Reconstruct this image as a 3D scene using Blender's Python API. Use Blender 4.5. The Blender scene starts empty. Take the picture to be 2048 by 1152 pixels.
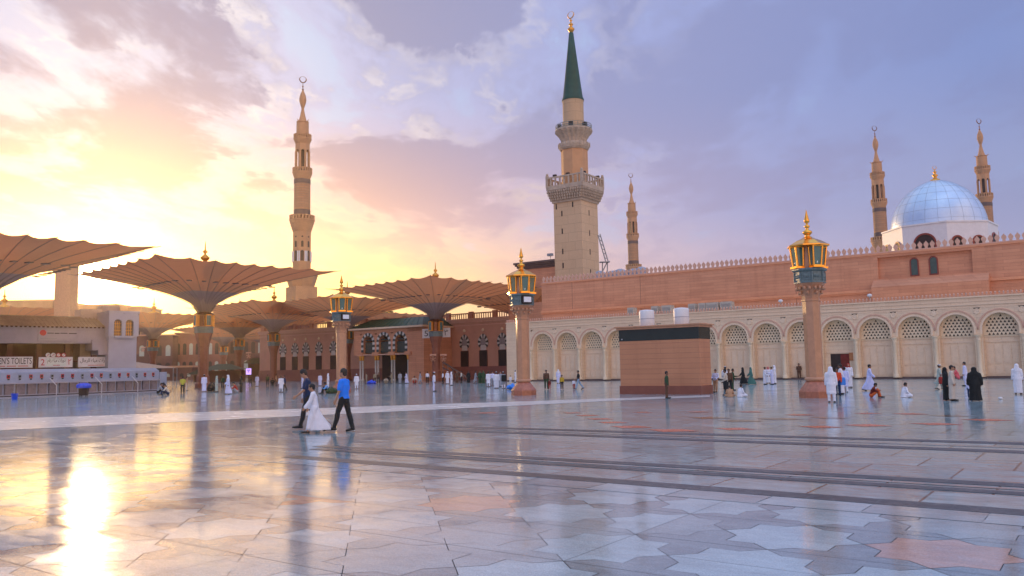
import bpy, bmesh, math, random
from mathutils import Vector, Matrix, noise
random.seed(7)
S = bpy.context.scene
COL = S.collection
PI = math.pi
# ------------------------------------------------------------------ camera
FPX, CAMH, ROLL = 1650.0, 1.9, 0.018          # focal length in photograph pixels, eye height, roll
PITCH = math.atan(159/1650)
_F = Vector((0, math.cos(PITCH), math.sin(PITCH)))
_U0 = Vector((0, -math.sin(PITCH), math.cos(PITCH)))
_R0 = Vector((1, 0, 0))
_R = math.cos(ROLL)*_R0 - math.sin(ROLL)*_U0
_U = math.sin(ROLL)*_R0 + math.cos(ROLL)*_U0
cd = bpy.data.cameras.new('camera'); cam = bpy.data.objects.new('camera', cd); COL.objects.link(cam)
cd.lens = 36*FPX/2048; cd.clip_end = 6000; cd.clip_start = .1
cam.matrix_world = Matrix(((_R.x, _U.x, -_F.x, 0), (_R.y, _U.y, -_F.y, 0), (_R.z, _U.z, -_F.z, CAMH), (0, 0, 0, 1)))
S.camera = cam
def ray(x, y): return _F + (x-1024)/FPX*_R + (576-y)/FPX*_U
def G(x, y, z=0):
    d = ray(x, y); t = (z-CAMH)/d.z
    return Vector((d.x*t, d.y*t, z))
def at(x, y, Y):
    d = ray(x, y); t = Y/d.y
    return Vector((d.x*t, Y, CAMH+d.z*t))
# ------------------------------------------------------------------ light and sky
sd = ray(186, 562).normalized()
SUN_EL = math.asin(sd.z)
S.view_settings.view_transform = 'Standard'; S.view_settings.look = 'None'
S.view_settings.exposure = 0.0; S.view_settings.gamma = 1
sl = bpy.data.lights.new('sun', 'SUN'); sl.energy = 2.1; sl.angle = math.radians(.8); sl.color = (1, .62, .28)
so = bpy.data.objects.new('sun', sl); COL.objects.link(so)
so.rotation_euler = (-sd).to_track_quat('-Z', 'Y').to_euler(); so.location = (-60, 120, 60)

def lin(c):
    return tuple(((v/255)/12.92 if v/255 <= .04045 else ((v/255+.055)/1.055)**2.4) for v in c)+(1,)

class N:                                            # small node-graph helper
    def __init__(s, nt): s.nt = nt
    def node(s, t, **k):
        n = s.nt.nodes.new(t)
        for a, b in k.items(): setattr(n, a, b)
        return n
    def put(s, sock, v):
        if v is None: return
        if hasattr(v, 'is_linked'): s.nt.links.new(v, sock)
        else: sock.default_value = v
    def math(s, op, a, b=None, c=None, clamp=False):
        n = s.node('ShaderNodeMath', operation=op); n.use_clamp = clamp
        for i, v in enumerate((a, b, c)): s.put(n.inputs[i], v)
        return n.outputs[0]
    def vm(s, op, a, b=None, out=0):
        n = s.node('ShaderNodeVectorMath', operation=op)
        s.put(n.inputs[0], a)
        if b is not None: s.put(n.inputs[1], b)
        return n.outputs[out]
    def mr(s, v, a, b, c=0., d=1., smooth=False):
        n = s.node('ShaderNodeMapRange'); n.clamp = True
        if smooth: n.interpolation_type = 'SMOOTHSTEP'
        s.put(n.inputs[0], v)
        for i, q in enumerate((a, b, c, d)): n.inputs[i+1].default_value = q
        return n.outputs[0]
    def mix(s, f, a, b, bt='MIX'):
        n = s.node('ShaderNodeMix', data_type='RGBA', blend_type=bt)
        s.put(n.inputs[0], f); s.put(n.inputs[6], a); s.put(n.inputs[7], b)
        return n.outputs[2]
    def ramp(s, v, stops, interp='LINEAR'):
        n = s.node('ShaderNodeValToRGB'); r = n.color_ramp; r.interpolation = interp
        while len(r.elements) > 1: r.elements.remove(r.elements[-1])
        for i, (p, c) in enumerate(stops):
            e = r.elements[0] if i == 0 else r.elements.new(p)
            e.position = p; e.color = c
        s.put(n.inputs[0], v); return n.outputs[0]
    def noise(s, vec, scale, detail=4, rough=.5, out=0, dist=0.):
        n = s.node('ShaderNodeTexNoise'); s.put(n.inputs['Vector'], vec)
        n.inputs['Scale'].default_value = scale; n.inputs['Detail'].default_value = detail
        n.inputs['Roughness'].default_value = rough; n.inputs['Distortion'].default_value = dist
        return n.outputs[out]

W = bpy.data.worlds.new('World'); S.world = W; W.use_nodes = True
def build_world():
    nt = W.node_tree; nt.nodes.clear(); g = N(nt)
    tc = g.node('ShaderNodeTexCoord').outputs['Generated']
    d = g.vm('NORMALIZE', tc)
    sep = g.node('ShaderNodeSeparateXYZ'); g.put(sep.inputs[0], d)
    dx, dy, dz = sep.outputs
    ev = g.math('DIVIDE', g.math('ARCSINE', dz), math.radians(90))         # elevation, 1 = zenith
    sh = Vector((sd.x, sd.y, 0)).normalized()
    az0 = math.atan2(sh.x, sh.y)
    az = g.math('SUBTRACT', g.math('ARCTAN2', dx, dy), az0)                  # signed azimuth from the sun
    azd = g.math('ABSOLUTE', g.math('ARCTAN2', g.math('SINE', az), g.math('COSINE', az)))
    a = g.math('DIVIDE', azd, PI)                                            # 0 at the sun, 1 opposite
    D = 1/180
    low = g.ramp(a, [(0, lin((255, 240, 150))), (9*D, lin((255, 233, 140))), (18*D, lin((255, 222, 150))), (27*D, lin((250, 205, 172))),
                     (36*D, lin((222, 192, 200))), (46*D, lin((190, 178, 207))), (60*D, lin((170, 170, 208))), (100*D, lin((190, 184, 205))), (1, lin((255, 200, 150)))])
    mid = g.ramp(a, [(0, lin((246, 230, 214))), (8*D, lin((244, 218, 200))), (16*D, lin((238, 198, 190))), (25*D, lin((216, 190, 204))), (34*D, lin((184, 178, 214))),
                     (45*D, lin((160, 165, 211))), (60*D, lin((150, 160, 205))), (100*D, lin((170, 175, 212))), (1, lin((255, 198, 156)))])
    high = g.ramp(a, [(0, lin((222, 222, 240))), (10*D, lin((205, 206, 236))), (22*D, lin((178, 184, 226))), (35*D, lin((160, 170, 220))),
                      (58*D, lin((130, 148, 204))), (100*D, lin((160, 172, 215))), (1, lin((226, 192, 176)))])
    f1 = g.mr(ev, 5/90, 11/90, smooth=True); f2 = g.mr(ev, 10/90, 19/90, smooth=True)
    base = g.mix(g.mr(ev, 30/90, 55/90, smooth=True), g.mix(f2, g.mix(f1, low, mid), high), lin((168, 192, 226)))
    # clouds: flat layer seen in perspective
    den = g.math('ADD', g.math('MAXIMUM', dz, 0.0), 0.10)
    cv = g.node('ShaderNodeCombineXYZ')
    g.put(cv.inputs[0], g.math('DIVIDE', dx, den)); g.put(cv.inputs[1], g.math('DIVIDE', dy, den))
    cvec = cv.outputs[0]
    rot = g.node('ShaderNodeMapping'); g.put(rot.inputs[0], cvec); rot.inputs['Rotation'].default_value = (0, 0, math.radians(-32))
    rot.inputs['Scale'].default_value = (1.0, .62, 1)
    rot.inputs['Location'].default_value = (3.1, 1.7, 0)
    n1 = g.noise(rot.outputs[0], 1.9, 8, .58, dist=.35)
    n2 = g.noise(rot.outputs[0], 6.0, 6, .62, dist=.4)
    n3 = g.noise(rot.outputs[0], .55, 3, .5)
    cl = g.math('ADD', g.math('MULTIPLY', n1, .78), g.math('MULTIPLY', n2, .22))
    dens = g.mr(g.math('ADD', cl, g.math('MULTIPLY', g.math('SUBTRACT', n3, .5), .28)), .44, .55, smooth=True)
    up = g.mr(ev, 3/90, 13/90, smooth=True)
    near = g.mr(a, 5*D, 62*D, 1., .45)
    cf = g.math('MULTIPLY', g.math('MULTIPLY', dens, up), near)
    ccol = g.mix(f2, g.ramp(a, [(0, lin((222, 172, 152))), (14*D, lin((200, 158, 158))), (30*D, lin((166, 152, 186))), (60*D, lin((140, 144, 190)))]),
                 g.ramp(a, [(0, lin((164, 152, 176))), (18*D, lin((142, 142, 178))), (35*D, lin((138, 143, 188))), (60*D, lin((126, 138, 190)))]))
    c1 = g.mix(g.math('MULTIPLY', cf, .90), base, ccol)
    # lit rims of the clouds, brighter near the sun
    rim = g.math('MULTIPLY', g.math('MULTIPLY', g.mr(cl, .43, .465, smooth=True), g.mr(cl, .47, .505, 1., 0., smooth=True)),
                 g.math('MULTIPLY', g.mr(a, 3*D, 42*D, 1., .0), up))
    rim = g.math('MULTIPLY', rim, g.mr(n2, .42, .62))
    c2 = g.mix(g.math('MULTIPLY', rim, .75), c1, g.mix(f2, (1.0, .82, .58, 1), (.96, .90, .92, 1)))
    hol = g.math('MULTIPLY', g.math('MULTIPLY', g.mr(n1, .40, .33, smooth=True), up), g.mr(a, 10*D, 50*D, .55, .25))
    c2 = g.mix(hol, c2, g.ramp(a, [(0, lin((226, 236, 250))), (22*D, lin((180, 208, 244))), (60*D, lin((150, 172, 222)))]))
    # glow round the sun
    dot = g.vm('DOT_PRODUCT', d, tuple(sd), out=1)
    ang = g.math('ARCCOSINE', g.math('MINIMUM', dot, .999999))
    def gl(w, s): return g.math('MULTIPLY', g.math('EXPONENT', g.math('MULTIPLY', g.math('POWER', g.math('DIVIDE', ang, math.radians(w)), 2.), -1.)), s)
    # the glow lies along the horizon: stretch sideways
    el_deg = g.math('MULTIPLY', ev, 90.); az_deg = g.math('MULTIPLY', azd, 180/PI)
    q = g.math('ADD', g.math('POWER', g.math('DIVIDE', az_deg, 15.), 2.), g.math('POWER', g.math('DIVIDE', g.math('SUBTRACT', el_deg, 6.0), 4.1), 2.))
    band = g.math('MULTIPLY', g.math('EXPONENT', g.math('MULTIPLY', q, -1.)), 2.2)
    def add(col, fac, tint):
        sc = g.vm('SCALE', tint); sc.node.inputs[3].default_value = 1
        g.put(sc.node.inputs[3], fac)
        return g.vm('ADD', col, sc)
    c3 = add(c2, band, (1., .50, .13))
    c3 = add(c3, gl(1.25, 22.), (1, .80, .45))
    c3 = add(c3, gl(3.4, 2.4), (1, .50, .13))
    nis = g.node('ShaderNodeTexSky', sky_type='NISHITA'); nis.sun_disc = False
    nis.sun_elevation = SUN_EL; nis.sun_rotation = az0; nis.dust_density = 3
    c4 = add(c3, .012, nis.outputs[0])
    # the clear sky high up and behind the viewer lights the square
    back = g.math('ADD', g.mr(ev, 28/90, 60/90, 0., .55, smooth=True), g.mr(a, .42, .75, 0., .62, smooth=True))
    c5 = g.vm('SCALE', c4); g.put(c5.node.inputs[3], g.math('ADD', back, 1.))
    bg = g.node('ShaderNodeBackground'); g.put(bg.inputs[0], c5); bg.inputs[1].default_value = 1.0
    o = g.node('ShaderNodeOutputWorld'); nt.links.new(bg.outputs[0], o.inputs[0])
build_world()

# ------------------------------------------------------------------ materials
MATS = {}
def mat(name, col, rough=.8, var=.12, scale=3., metal=0., bump=0., bscale=40., emit=None, spec=None, trans=0.):
    if name in MATS: return MATS[name]
    m = bpy.data.materials.new(name); m.use_nodes = True; g = N(m.node_tree); b = m.node_tree.nodes['Principled BSDF']
    c = tuple(col[:3])+(1,)
    tc = g.node('ShaderNodeTexCoord').outputs['Object']
    n = g.noise(tc, scale, 5, .6)
    lo = tuple(v*(1-var) for v in c[:3])+(1,); hi = tuple(min(1, v*(1+var)) for v in c[:3])+(1,)
    g.put(b.inputs['Base Color'], g.mix(g.mr(n, .3, .7), lo, hi))
    b.inputs['Roughness'].default_value = rough; b.inputs['Metallic'].default_value = metal
    if spec is not None: b.inputs['Specular IOR Level'].default_value = spec
    if bump:
        bn = g.node('ShaderNodeBump'); bn.inputs['Strength'].default_value = bump; bn.inputs['Distance'].default_value = .02
        g.put(bn.inputs['Height'], g.noise(tc, bscale, 3)); g.put(b.inputs['Normal'], bn.outputs[0])
    if emit: b.inputs['Emission Color'].default_value = tuple(emit[:3])+(1,); b.inputs['Emission Strength'].default_value = emit[3]
    if trans: b.inputs['Transmission Weight'].default_value = trans
    MATS[name] = m; return m

def masonry(name, c1, c2, joint, bw=1.2, bh=.42, rough=.75, ms=.02, jit=.18):
    """coursed stone on a wall: u runs along the wall, v is height (object space)"""
    if name in MATS: return MATS[name]
    m = bpy.data.materials.new(name); m.use_nodes = True; g = N(m.node_tree); b = m.node_tree.nodes['Principled BSDF']
    tc = g.node('ShaderNodeTexCoord').outputs['Object']
    sp = g.node('ShaderNodeSeparateXYZ'); g.put(sp.inputs[0], tc)
    cb = g.node('ShaderNodeCombineXYZ'); g.put(cb.inputs[0], g.math('ADD', sp.outputs[0], sp.outputs[1])); g.put(cb.inputs[1], sp.outputs[2])
    br = g.node('ShaderNodeTexBrick'); g.put(br.inputs['Vector'], cb.outputs[0])
    br.inputs['Scale'].default_value = 1; br.inputs['Brick Width'].default_value = bw; br.inputs['Row Height'].default_value = bh
    br.inputs['Mortar Size'].default_value = ms; br.inputs['Mortar Smooth'].default_value = .3
    br.inputs['Color1'].default_value = c1+(1,); br.inputs['Color2'].default_value = c2+(1,); br.inputs['Mortar'].default_value = joint+(1,)
    st = g.node('ShaderNodeMapping'); g.put(st.inputs[0], cb.outputs[0]); st.inputs['Scale'].default_value = (.25, 1.4, 1)
    n = g.noise(st.outputs[0], 1.1, 6, .65)
    col = g.mix(g.mr(n, .25, .75, 0., 1.), br.outputs[0], (1+jit, 1+jit, 1+jit, 1), 'MULTIPLY')
    col2 = g.mix(g.mr(g.noise(tc, .35, 3), .35, .7, 0., .5), col, (1-jit*1.1, 1-jit*1.3, 1-jit*1.4, 1), 'MULTIPLY')
    dr = g.node('ShaderNodeMapping'); g.put(dr.inputs[0], cb.outputs[0]); dr.inputs['Scale'].default_value = (1.3, .10, 1)
    col2 = g.mix(g.mr(g.noise(dr.outputs[0], 1.0, 6, .7), .50, .74, 0., .55), col2, (1-jit*1.4, 1-jit*1.7, 1-jit*1.9, 1), 'MULTIPLY')      # rain streaks
    g.put(b.inputs['Base Color'], col2); b.inputs['Roughness'].default_value = rough
    bn = g.node('ShaderNodeBump'); bn.inputs['Strength'].default_value = .5; bn.inputs['Distance'].default_value = .02
    bn.invert = True
    g.put(bn.inputs['Height'], br.outputs[1]); g.put(b.inputs['Normal'], bn.outputs[0])
    MATS[name] = m; return m

M_pink = masonry('pink_stone', (.68, .33, .19), (.60, .28, .16), (.44, .19, .11), 3.2, .36, ms=.012)
M_pinkp = mat('pink_plain', (.58, .29, .19), .75, .1, 1.)
M_cream = masonry('cream_stone', (.86, .67, .46), (.82, .62, .42), (.64, .46, .32), 1.1, .40, ms=.010, jit=.08)
M_creamp = mat('cream_plain', (.86, .66, .46), .7, .07, 1.5)
M_creamcol = mat('cream_column', (.86, .70, .48), .45, .06, 1.5)
M_rosy = mat('rosy_band', (.70, .42, .30), .7, .08, 1.5)
M_tower = masonry('tower_stone', (.68, .48, .29), (.64, .45, .27), (.48, .33, .20), 2.6, 1.5, ms=.03, jit=.08)
M_towero = mat('tower_ochre', (.62, .34, .17), .75, .08, .8)
M_grey = mat('grey_stone_carved', (.50, .40, .30), .8, .2, 1.6)
M_minaret = masonry('minaret_stone', (.54, .27, .13), (.48, .24, .11), (.32, .16, .08), 2.0, .9, ms=.05)
M_minplain = mat('minaret_plain', (.55, .29, .14), .75, .1, .5)
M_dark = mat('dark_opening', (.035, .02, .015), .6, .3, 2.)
M_darkband = mat('dark_band', (.13, .09, .08), .7, .2, 1.)
M_green = mat('green_roof', (.008, .060, .032), .45, .25, 1.2)
M_gold = mat('gold', (.95, .46, .08), .22, .08, 5., metal=1.)
M_golda = mat('gold_dull', (.75, .36, .07), .38, .2, 6., metal=.85)
M_bronze = mat('bronze', (.22, .09, .04), .4, .2, 5., metal=.6)
M_teal = mat('teal_metal', (.15, .21, .21), .45, .25, 8., bump=.3)
M_glass = mat('lantern_glass', (.06, .17, .16), .06, .2, 4., spec=.8)
M_glassl = mat('pale_glass', (.75, .85, .80), .2, .05, 4.)
M_silver = mat('pale_screen', (.80, .84, .88), .25, .05, 4.)
M_lamp = mat('lamp_stone', (.55, .28, .155), .35, .12, 2.5)
M_lampd = mat('lamp_base_stone', (.42, .15, .085), .25, .2, 5.)
M_white = mat('white_paint', (.78, .78, .78), .5, .05, 2.)
M_whited = mat('white_render', (.40, .38, .41), .7, .08, 1.)
M_blue = mat('bluish_marble', (.34, .38, .47), .4, .1, 1.5)
M_signred = mat('sign_red', (.55, .03, .03), .5, .1, 8.)
M_signblk = mat('sign_black', (.02, .02, .02), .5, .1, 8.)
M_box = mat('box_panel_black', (.012, .022, .018), .25, .2, .8)
M_metal = mat('grey_metal', (.32, .34, .35), .4, .1, 3., metal=.5)
M_ac = mat('ac_metal', (.50, .47, .40), .55, .1, 3.)
M_dome = None
def fabric_mat(name, col, tcol, tr):
    m = bpy.data.materials.new(name); m.use_nodes = True; nt = m.node_tree; g = N(nt); b = nt.nodes['Principled BSDF']
    tc = g.node('ShaderNodeTexCoord').outputs['Object']
    n = g.noise(tc, .6, 4, .6)
    g.put(b.inputs['Base Color'], g.mix(g.mr(n, .3, .7), tuple(v*.88 for v in col)+(1,), col+(1,)))
    b.inputs['Roughness'].default_value = .9
    t = g.node('ShaderNodeBsdfTranslucent'); t.inputs[0].default_value = tcol+(1,)
    mx = g.node('ShaderNodeMixShader'); mx.inputs[0].default_value = tr
    nt.links.new(b.outputs[0], mx.inputs[1]); nt.links.new(t.outputs[0], mx.inputs[2])
    nt.links.new(mx.outputs[0], nt.nodes['Material Output'].inputs[0]); return m
M_fabric = fabric_mat('canopy_fabric', (.44, .26, .18), (.80, .29, .11), .40)
M_fabricb = fabric_mat('canopy_fabric_blue', (.34, .27, .26), (.35, .2, .16), .3)
M_rib = mat('canopy_rib', (.20, .14, .12), .5, .15, 2.)
def dome_mat():
    m = bpy.data.materials.new('dome_panels'); m.use_nodes = True; g = N(m.node_tree); b = m.node_tree.nodes['Principled BSDF']
    tc = g.node('ShaderNodeTexCoord').outputs['Object']
    g.put(b.inputs['Base Color'], g.mix(g.mr(g.noise(tc, .6, 3), .3, .7), (.50, .64, .82, 1), (.62, .74, .88, 1)))
    b.inputs['Roughness'].default_value = .32; b.inputs['Metallic'].default_value = .45
    return m
M_dome = dome_mat()

# ------------------------------------------------------------------ mesh helper
class MB:
    def __init__(s): s.v = []; s.f = []; s.m = []; s.sm = []
    def add(s, vs, fs, mi=0, smooth=False):
        o = len(s.v); s.v += [tuple(v) for v in vs]
        for f in fs: s.f.append(tuple(i+o for i in f)); s.m.append(mi); s.sm.append(smooth)
    def box(s, c, size, rz=0, mi=0, M=None):
        x, y, z = (q/2 for q in size); cr, sr = math.cos(rz), math.sin(rz)
        vs = []
        for dz in (-z, z):
            for dx, dy in ((-x, -y), (x, -y), (x, y), (-x, y)):
                vs.append(Vector((c[0]+dx*cr-dy*sr, c[1]+dx*sr+dy*cr, c[2]+dz)))
        if M: vs = [M @ v for v in vs]
        s.add(vs, [(3, 2, 1, 0), (4, 5, 6, 7), (0, 1, 5, 4), (1, 2, 6, 5), (2, 3, 7, 6), (3, 0, 4, 7)], mi)
    def bb(s, x0, x1, y0, y1, z0, z1, mi=0): s.box(((x0+x1)/2, (y0+y1)/2, (z0+z1)/2), (abs(x1-x0), abs(y1-y0), abs(z1-z0)), mi=mi)
    def lathe(s, prof, n=16, c=(0, 0, 0), rz=0, mi=0, smooth=True, sq=None, fl=None):
        """prof: (radius, z). fl=(count, amp) flutes"""
        vs = []
        for r, z in prof:
            for k in range(n):
                a = 2*PI*k/n+rz; rr = r*(1+(fl[1]*(1 if k % 2 else -1) if fl else 0))
                vs.append((c[0]+rr*math.cos(a), c[1]+rr*math.sin(a), c[2]+z))
        fs = []
        for i in range(len(prof)-1):
            for k in range(n): fs.append((i*n+k, i*n+(k+1) % n, (i+1)*n+(k+1) % n, (i+1)*n+k))
        s.add(vs, fs, mi, smooth)
        s.add(vs[:n], [tuple(range(n-1, -1, -1))], mi); s.add(vs[-n:], [tuple(range(n))], mi)
    def tube(s, p0, p1, r0, r1=None, n=8, mi=0, smooth=True):
        p0 = Vector(p0); p1 = Vector(p1); r1 = r0 if r1 is None else r1
        d = (p1-p0).normalized(); a = d.orthogonal().normalized(); b = d.cross(a)
        vs = []
        for p, r in ((p0, r0), (p1, r1)):
            for k in range(n): vs.append(p+(a*math.cos(2*PI*k/n)+b*math.sin(2*PI*k/n))*r)
        s.add(vs, [(k, (k+1) % n, n+(k+1) % n, n+k) for k in range(n)], mi, smooth)
        s.add(vs[:n], [tuple(range(n-1, -1, -1))], mi); s.add(vs[n:], [tuple(range(n))], mi)
    def cap(s, p0, p1, r0, r1, n=12, mi=0):
        """closed capsule with hemispherical ends"""
        p0 = Vector(p0); p1 = Vector(p1); d = (p1-p0); L = d.length; d = d.normalized() if L > 1e-6 else Vector((0, 0, 1))
        a = d.orthogonal().normalized(); b = d.cross(a); rings = []
        for t in (-.97, -.7, -.35, 0): rings.append((p0+d*t*r0, r0*math.sqrt(1-t*t)))
        for t in (0, .35, .7, .97): rings.append((p1+d*t*r1, r1*math.sqrt(1-t*t)))
        vs = []
        for p, r in rings:
            for k in range(n): vs.append(p+(a*math.cos(2*PI*k/n)+b*math.sin(2*PI*k/n))*r)
        fs = []
        for i in range(len(rings)-1):
            for k in range(n): fs.append((i*n+k, i*n+(k+1) % n, (i+1)*n+(k+1) % n, (i+1)*n+k))
        fs += [tuple(range(n-1, -1, -1)), tuple(range((len(rings)-1)*n, len(rings)*n))]
        s.add(vs, fs, mi, True)
    def ell(s, c, r, mi=0, n=14, m=10, M=None):
        vs = [Vector((0, 0, -1))]
        for i in range(1, m):
            t = PI*i/m
            for k in range(n): vs.append(Vector((math.sin(t)*math.cos(2*PI*k/n), math.sin(t)*math.sin(2*PI*k/n), -math.cos(t))))
        vs.append(Vector((0, 0, 1)))
        vs = [Vector((v.x*r[0], v.y*r[1], v.z*r[2])) for v in vs]
        if M: vs = [M @ v for v in vs]
        c = Vector(c); vs = [v+c for v in vs]
        fs = [(0, 1+(k+1) % n, 1+k) for k in range(n)]
        for i in range(m-2):
            for k in range(n): fs.append((1+i*n+k, 1+i*n+(k+1) % n, 1+(i+1)*n+(k+1) % n, 1+(i+1)*n+k))
        e = len(vs)-1; o = 1+(m-2)*n
        fs += [(e, o+k, o+(k+1) % n) for k in range(n)]
        s.add(vs, fs, mi, True)
    def loft(s, secs, n=28, fold=0., fk=7, ph=0., mi=0):
        """secs: (z, rx, ry, cx, cy, foldweight) closed"""
        vs = []
        for z, rx, ry, cx, cy, fw in secs:
            for k in range(n):
                a = 2*PI*k/n; m = 1+fold*fw*(math.sin(fk*a+ph)+.5*math.sin((fk+4)*a+ph*2+z*2))
                vs.append((cx+rx*m*math.cos(a), cy+ry*m*math.sin(a), z))
        fs = []
        for i in range(len(secs)-1):
            for k in range(n): fs.append((i*n+k, i*n+(k+1) % n, (i+1)*n+(k+1) % n, (i+1)*n+k))
        if secs[0][0] > secs[-1][0]: fs = [f[::-1] for f in fs]
        fs += [tuple(range(n))[::-1 if secs[0][0] < secs[-1][0] else 1], tuple(range((len(secs)-1)*n, len(secs)*n))[::1 if secs[0][0] < secs[-1][0] else -1]]
        s.add(vs, fs, mi, True)
    def mesh(s, name, mats):
        me = bpy.data.meshes.new(name); me.from_pydata(s.v, [], s.f)
        for m in (mats if isinstance(mats, (list, tuple)) else [mats]): me.materials.append(m)
        me.polygons.foreach_set('material_index', s.m); me.polygons.foreach_set('use_smooth', s.sm); me.update()
        return me
    def build(s, name, mats, parent=None):
        me = s.mesh(name, mats); return link(name, me, parent)
def link(name, data, parent=None):
    o = bpy.data.objects.new(name, data); COL.objects.link(o)
    if parent is not None: o.parent = parent
    return o
def tag(o, label=None, cat=None, group=None, kind=None):
    if label: o['label'] = label
    if cat: o['category'] = cat
    if group: o['group'] = group
    if kind: o['kind'] = kind
    return o
def thing(name, label, cat, loc=(0, 0, 0), rz=0, group=None):
    o = link(name, None); o.location = loc; o.rotation_euler = (0, 0, rz); return tag(o, label, cat, group)
def children_of(o): return [c for c in COL.objects if c.parent == o]
def copy_tree(o, loc, rz, label, group=None):
    def rec(a, par):
        c = a.copy(); COL.objects.link(c)
        if par is not None: c.parent = par
        for ch in list(a.children): rec(ch, c)
        return c
    r = rec(o, None); r.location = loc; r.rotation_euler = (0, 0, rz); r['label'] = label
    if group: r['group'] = group
    return r
def text_mesh(body, height, mats, name, ext=.004):
    c = bpy.data.curves.new('txt', 'FONT'); c.body = body; c.size = 1; c.align_x = 'CENTER'; c.align_y = 'CENTER'; c.extrude = 0
    o = bpy.data.objects.new('txt', c); COL.objects.link(o); bpy.context.view_layer.update()
    me = bpy.data.meshes.new_from_object(o.evaluated_get(bpy.context.evaluated_depsgraph_get()))
    bpy.data.objects.remove(o)
    xs = [v.co.x for v in me.vertices]; ys = [v.co.y for v in me.vertices]
    w = max(xs)-min(xs); h = max(ys)-min(ys); cx = (max(xs)+min(xs))/2; cy = (max(ys)+min(ys))/2
    me.name = name; me.materials.clear(); me.materials.append(mats)
    return me, w, h, cx, cy
def put_text(body, x0, x1, z0, z1, y, m, parent, name='lettering'):
    """lettering standing in the local xz plane, filling the box"""
    me, w, h, cx, cy = text_mesh(body, 1, m, name)
    sx = (x1-x0)/w; sz = (z1-z0)/h
    for v in me.vertices:
        X, Y = v.co.x, v.co.y
        v.co = ((x0+x1)/2+(X-cx)*sx, y, (z0+z1)/2+(Y-cy)*sz)
    return link(name, me, parent)

# ------------------------------------------------------------------ ground
WANG = math.radians(-35.88)                       # direction of the arcade wall
WO = G(1040, 762.5)                               # its left end on the ground
WD = Vector((math.cos(WANG), math.sin(WANG), 0)); WN = Vector((-WD.y, WD.x, 0))   # WN points behind the wall
def floor_mat(name, c1, c2, bw=1.2, bh=1.2, rlo=.07, rhi=.16, mortar=.008, grain=.22, offs=.5, ior=1.7, joint=(.09, .095, .10)):
    m = bpy.data.materials.new(name); m.use_nodes = True; g = N(m.node_tree); b = m.node_tree.nodes['Principled BSDF']
    tc = g.node('ShaderNodeTexCoord').outputs['Object']
    mp = g.node('ShaderNodeMapping'); g.put(mp.inputs[0], tc); mp.inputs['Rotation'].default_value = (0, 0, -WANG)
    v = mp.outputs[0]
    if bw:
        br = g.node('ShaderNodeTexBrick'); g.put(br.inputs['Vector'], v); br.offset = offs
        br.inputs['Scale'].default_value = 1; br.inputs['Brick Width'].default_value = bw; br.inputs['Row Height'].default_value = bh
        br.inputs['Mortar Size'].default_value = mortar; br.inputs['Mortar Smooth'].default_value = .2
        br.inputs['Color1'].default_value = c1+(1,); br.inputs['Color2'].default_value = c2+(1,); br.inputs['Mortar'].default_value = joint+(1,)
        base = br.outputs[0]
    else:
        base = g.mix(g.mr(g.noise(v, .6, 3), .35, .65), c1+(1,), c2+(1,))
    st = g.node('ShaderNodeMapping'); g.put(st.inputs[0], v); st.inputs['Scale'].default_value = (.8, 2.2, 1); st.inputs['Rotation'].default_value = (0, 0, .5)
    n1 = g.noise(st.outputs[0], 1.6, 8, .68, dist=.6); n2 = g.noise(tc, 70, 2, .6); n3 = g.noise(tc, .16, 4, .6)
    c = g.mix(1., base, g.mix(g.mr(n1, .25, .75), (1-grain*1.6,)*3+(1,), (1+grain,)*3+(1,)), 'MULTIPLY')
    c = g.mix(1., c, g.mix(g.mr(n2, .25, .75), (.70, .70, .70, 1), (1.28, 1.28, 1.28, 1)), 'MULTIPLY')
    c = g.mix(g.mr(n3, .35, .65, 0., .35), c, (.74, .75, .76, 1), 'MULTIPLY')
    vn = g.noise(st.outputs[0], 2.6, 6, .6, dist=1.6)
    c = g.mix(g.mr(g.math('ABSOLUTE', g.math('SUBTRACT', vn, .5)), .0, .018, .38, 0.), c, (.45, .47, .50, 1))
    n4 = g.noise(tc, .9, 5, .65)
    c = g.mix(g.mr(n4, .52, .66, 0., .35), c, (.66, .66, .66, 1), 'MULTIPLY')
    g.put(b.inputs['Base Color'], c)
    g.put(b.inputs['Roughness'], g.math('ADD', g.mr(n1, .3, .7, rlo, rhi), g.math('ADD', g.mr(n3, .3, .7, -.03, .04), g.mr(n4, .52, .66, 0., .07))))
    b.inputs['IOR'].default_value = ior
    bn = g.node('ShaderNodeBump'); bn.inputs['Strength'].default_value = .16; bn.inputs['Distance'].default_value = .004
    g.put(bn.inputs['Height'], g.noise(tc, 3.0, 3, .5)); g.put(b.inputs['Normal'], bn.outputs[0])
    return m
F_main = floor_mat('marble_slabs', (.38, .50, .53), (.28, .38, .41), 1.5, 1.5, mortar=.022, ior=1.55)
F_white = floor_mat('marble_white', (.80, .79, .77), (.74, .73, .71), 1.2, 1.2, rlo=.16, rhi=.26, grain=.06, ior=1.4)
F_stripe = floor_mat('granite_brown', (.055, .056, .058), (.045, .045, .047), .9, .9, rlo=.26, rhi=.36, grain=.25, mortar=.012, ior=1.36)
F_star = floor_mat('tile_pale', (.44, .55, .60), (.36, .46, .50), 0, grain=.16)
F_grey = floor_mat('tile_grey', (.25, .31, .34), (.20, .25, .28), 0, grain=.2)
F_mid = floor_mat('tile_mid', (.34, .41, .44), (.29, .35, .38), 0, grain=.18)
F_pink = floor_mat('tile_pink', (.56, .34, .27), (.50, .30, .24), 0, grain=.2)
F_grout = mat('grout_dark', (.10, .085, .075), .6, .2, 3.)
F_red = floor_mat('inlay_red', (.72, .17, .07), (.62, .14, .06), 0, rlo=.2, rhi=.3, grain=.15, ior=1.35)
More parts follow.
